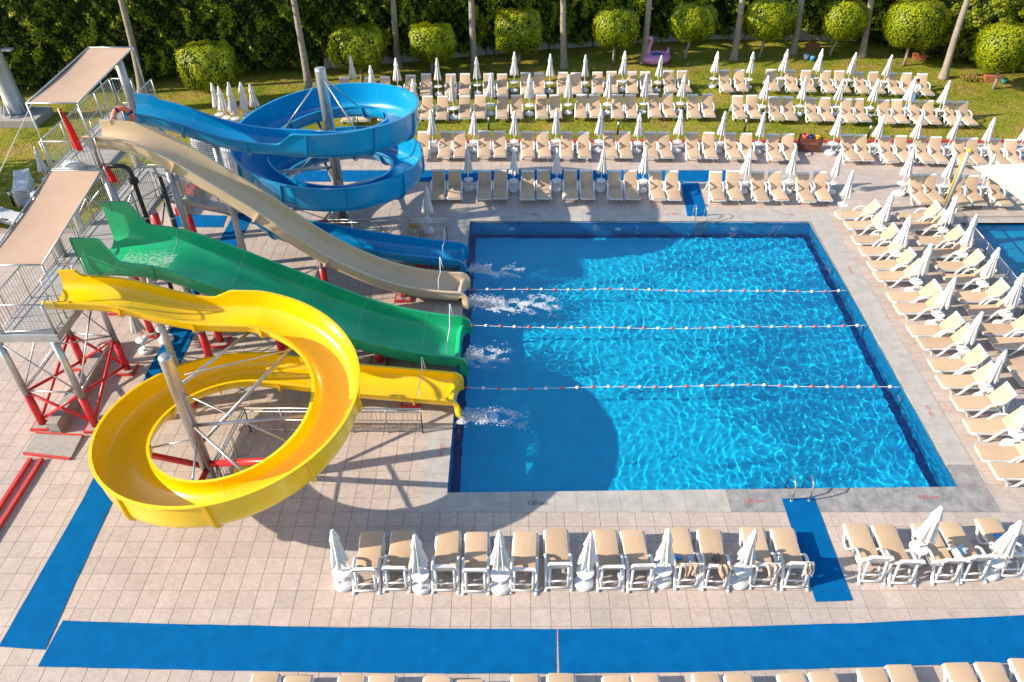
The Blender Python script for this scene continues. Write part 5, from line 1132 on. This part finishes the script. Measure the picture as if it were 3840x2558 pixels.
# ------------------------------------------------------------------ person
def person(x, y, rz):
    r = thing('person', (x, y, -.015), rz, 'person in white shirt and blue jeans standing between the lawn lounger rows', 'person')
    J = {'pel': (0, 0, .92), 'wa': (0, .02, 1.08), 'ch': (0, .07, 1.30), 'nk': (0, .13, 1.46), 'hd': (0, .18, 1.58), 'ht': (0, .19, 1.66),
         'lh': (-.10, 0, .88), 'lk': (-.12, .06, .48), 'la': (-.12, -.02, .08), 'lt': (-.13, .14, .035), 'rh': (.10, 0, .88), 'rk': (.12, .03, .48), 'ra': (.13, -.08, .08), 'rt': (.15, .08, .035),
         'ls': (-.19, .08, 1.38), 'le': (-.25, .12, 1.10), 'lw': (-.14, .32, 1.02), 'lf': (-.10, .40, 1.0), 'rs': (.19, .08, 1.38), 're': (.26, .14, 1.12), 'rw': (.16, .34, 1.05), 'rf': (.12, .42, 1.04)}
    RD = {'pel': .15, 'wa': .135, 'ch': .15, 'nk': .058, 'hd': .088, 'ht': .07, 'lh': .095, 'lk': .062, 'la': .042, 'lt': .035, 'rh': .095, 'rk': .062, 'ra': .042, 'rt': .035, 'ls': .065, 'le': .047, 'lw': .032, 'lf': .03, 'rs': .065, 're': .047, 'rw': .032, 'rf': .03}
    E = [('pel', 'wa'), ('wa', 'ch'), ('ch', 'nk'), ('nk', 'hd'), ('hd', 'ht'), ('pel', 'lh'), ('lh', 'lk'), ('lk', 'la'), ('la', 'lt'), ('pel', 'rh'), ('rh', 'rk'), ('rk', 'ra'), ('ra', 'rt'), ('ch', 'ls'), ('ls', 'le'), ('le', 'lw'), ('lw', 'lf'), ('ch', 'rs'), ('rs', 're'), ('re', 'rw'), ('rw', 'rf')]
    K = list(J); me = bpy.data.meshes.new('body'); me.from_pydata([J[k] for k in K], [(K.index(a), K.index(b)) for a, b in E], []); o = bpy.data.objects.new('body_tmp', me); C.objects.link(o)
    o.modifiers.new('skin', 'SKIN'); sv = me.skin_vertices[0].data
    for i, k in enumerate(K): sv[i].radius = (RD[k], RD[k]*(.8 if k in ('pel', 'wa', 'ch') else 1)); sv[i].use_root = (k == 'pel')
    sb = o.modifiers.new('sub', 'SUBSURF'); sb.levels = 2; sb.render_levels = 2
    dg = bpy.context.evaluated_depsgraph_get(); bm_ = bpy.data.meshes.new_from_object(o.evaluated_get(dg)); bpy.data.objects.remove(o)
    bm_.materials.clear()
    for m_ in ('skin', 'shirt', 'jeans', 'black'): bm_.materials.append(MAT[m_])
    for p in bm_.polygons:
        c = p.center; arm = abs(c.x) > .17 and c.z > .9
        p.material_index = 3 if c.z < .085 else 2 if c.z < .95 and not (c.y > .2) else 0 if (c.z > 1.455 or (arm and (c.z < 1.2)) or c.y > .24) else 1
        p.use_smooth = True
    b_ = bpy.data.objects.new('body', bm_); C.objects.link(b_); b_.parent = r
    hr_ = MB().lathe([(.02, .105), (.07, .085), (.097, .03), (.10, -.03), (.085, -.06)], 18); h = hr_.build('hair', 'hair', r, True); h.location = (0, .165, 1.635); h.rotation_euler = (.35, 0, 0); h.rotation_euler = (.3, 0, 0)
    for s in (-1, 1): e = MB().lathe([(.004, -.02), (.022, -.012), (.024, .01), (.006, .02)], 8).build('ear', 'skin', r, True); e.location = (s*.09, .18, 1.58)
    n_ = MB().tube((0, .265, 1.60), (0, .295, 1.555), .012, 6, .02).build('nose', 'skin', r, True)
    for s in (-1, 1): e = MB().lathe([(.002, -.008), (.011, 0), (.002, .008)], 8).build('eye', 'black', r, True); e.location = (s*.033, .268, 1.60)
    MB().box((0, .272, 1.525), (.045, .01, .01)).build('mouth', 'ring_orange', r)
    for s in (-1, 1):   # fingers
        for k in range(4): a = .10+(.02*(k-1.5)); MB().path([(s*a, .41, 1.015+.01*k), (s*(a-.005), .455, 1.0+.01*k), (s*(a-.01), .475, .975+.01*k)], .008, 5, rs=[.009, .008, .006]).build('finger', 'skin', r, True)
        MB().path([(s*.07, .38, 1.02), (s*.05, .42, 1.03)], .009, 5).build('thumb', 'skin', r, True)
person(22.85, 42.35, 2.6)

# ------------------------------------------------------------------ broad tree shading the lawn at the left
gt = thing('shade_tree', (-30.6, 31.2, -.02), 0, 'broad leafy tree shading the lawn at far left', 'tree')
rg = np.random.default_rng(5); n = 6500; v = rg.normal(0, 1, (n, 3)); v /= np.linalg.norm(v, axis=1)[:, None]
lm = np.array([lump(a*2.5, b*2.5+c*2, 2.2) for a, b, c in v]); P = v*(np.array([2.7, 2.9, 1.9])*(.55+.45*rg.random((n, 1))**.5)*(1+.16*lm)[:, None])
ok = rg.random(n) < .5+.3*lm; leaf_mesh('crown', P[ok]+np.array([0, 0, 4.3]), v[ok], np.full(ok.sum(), .16), 'leaf_hedge', gt, .5+.2*rg.normal(0, 1, ok.sum()), .9, 12)
MB().path([(0, 0, 0), (.05, 0, 1.2), (.0, .1, 2.6), (.1, 0, 4.2)], .2, 10, rs=[.26, .2, .17, .1]).build('trunk', 'bark', gt, True)
for k in range(6): a = k*1.05; MB().path([(0, .1, 2.5), (math.cos(a)*.9, math.sin(a)*.9, 3.5), (math.cos(a)*1.9, math.sin(a)*1.9, 4.4)], .06, 7, rs=[.09, .06, .03]).build('limb', 'bark', gt, True)
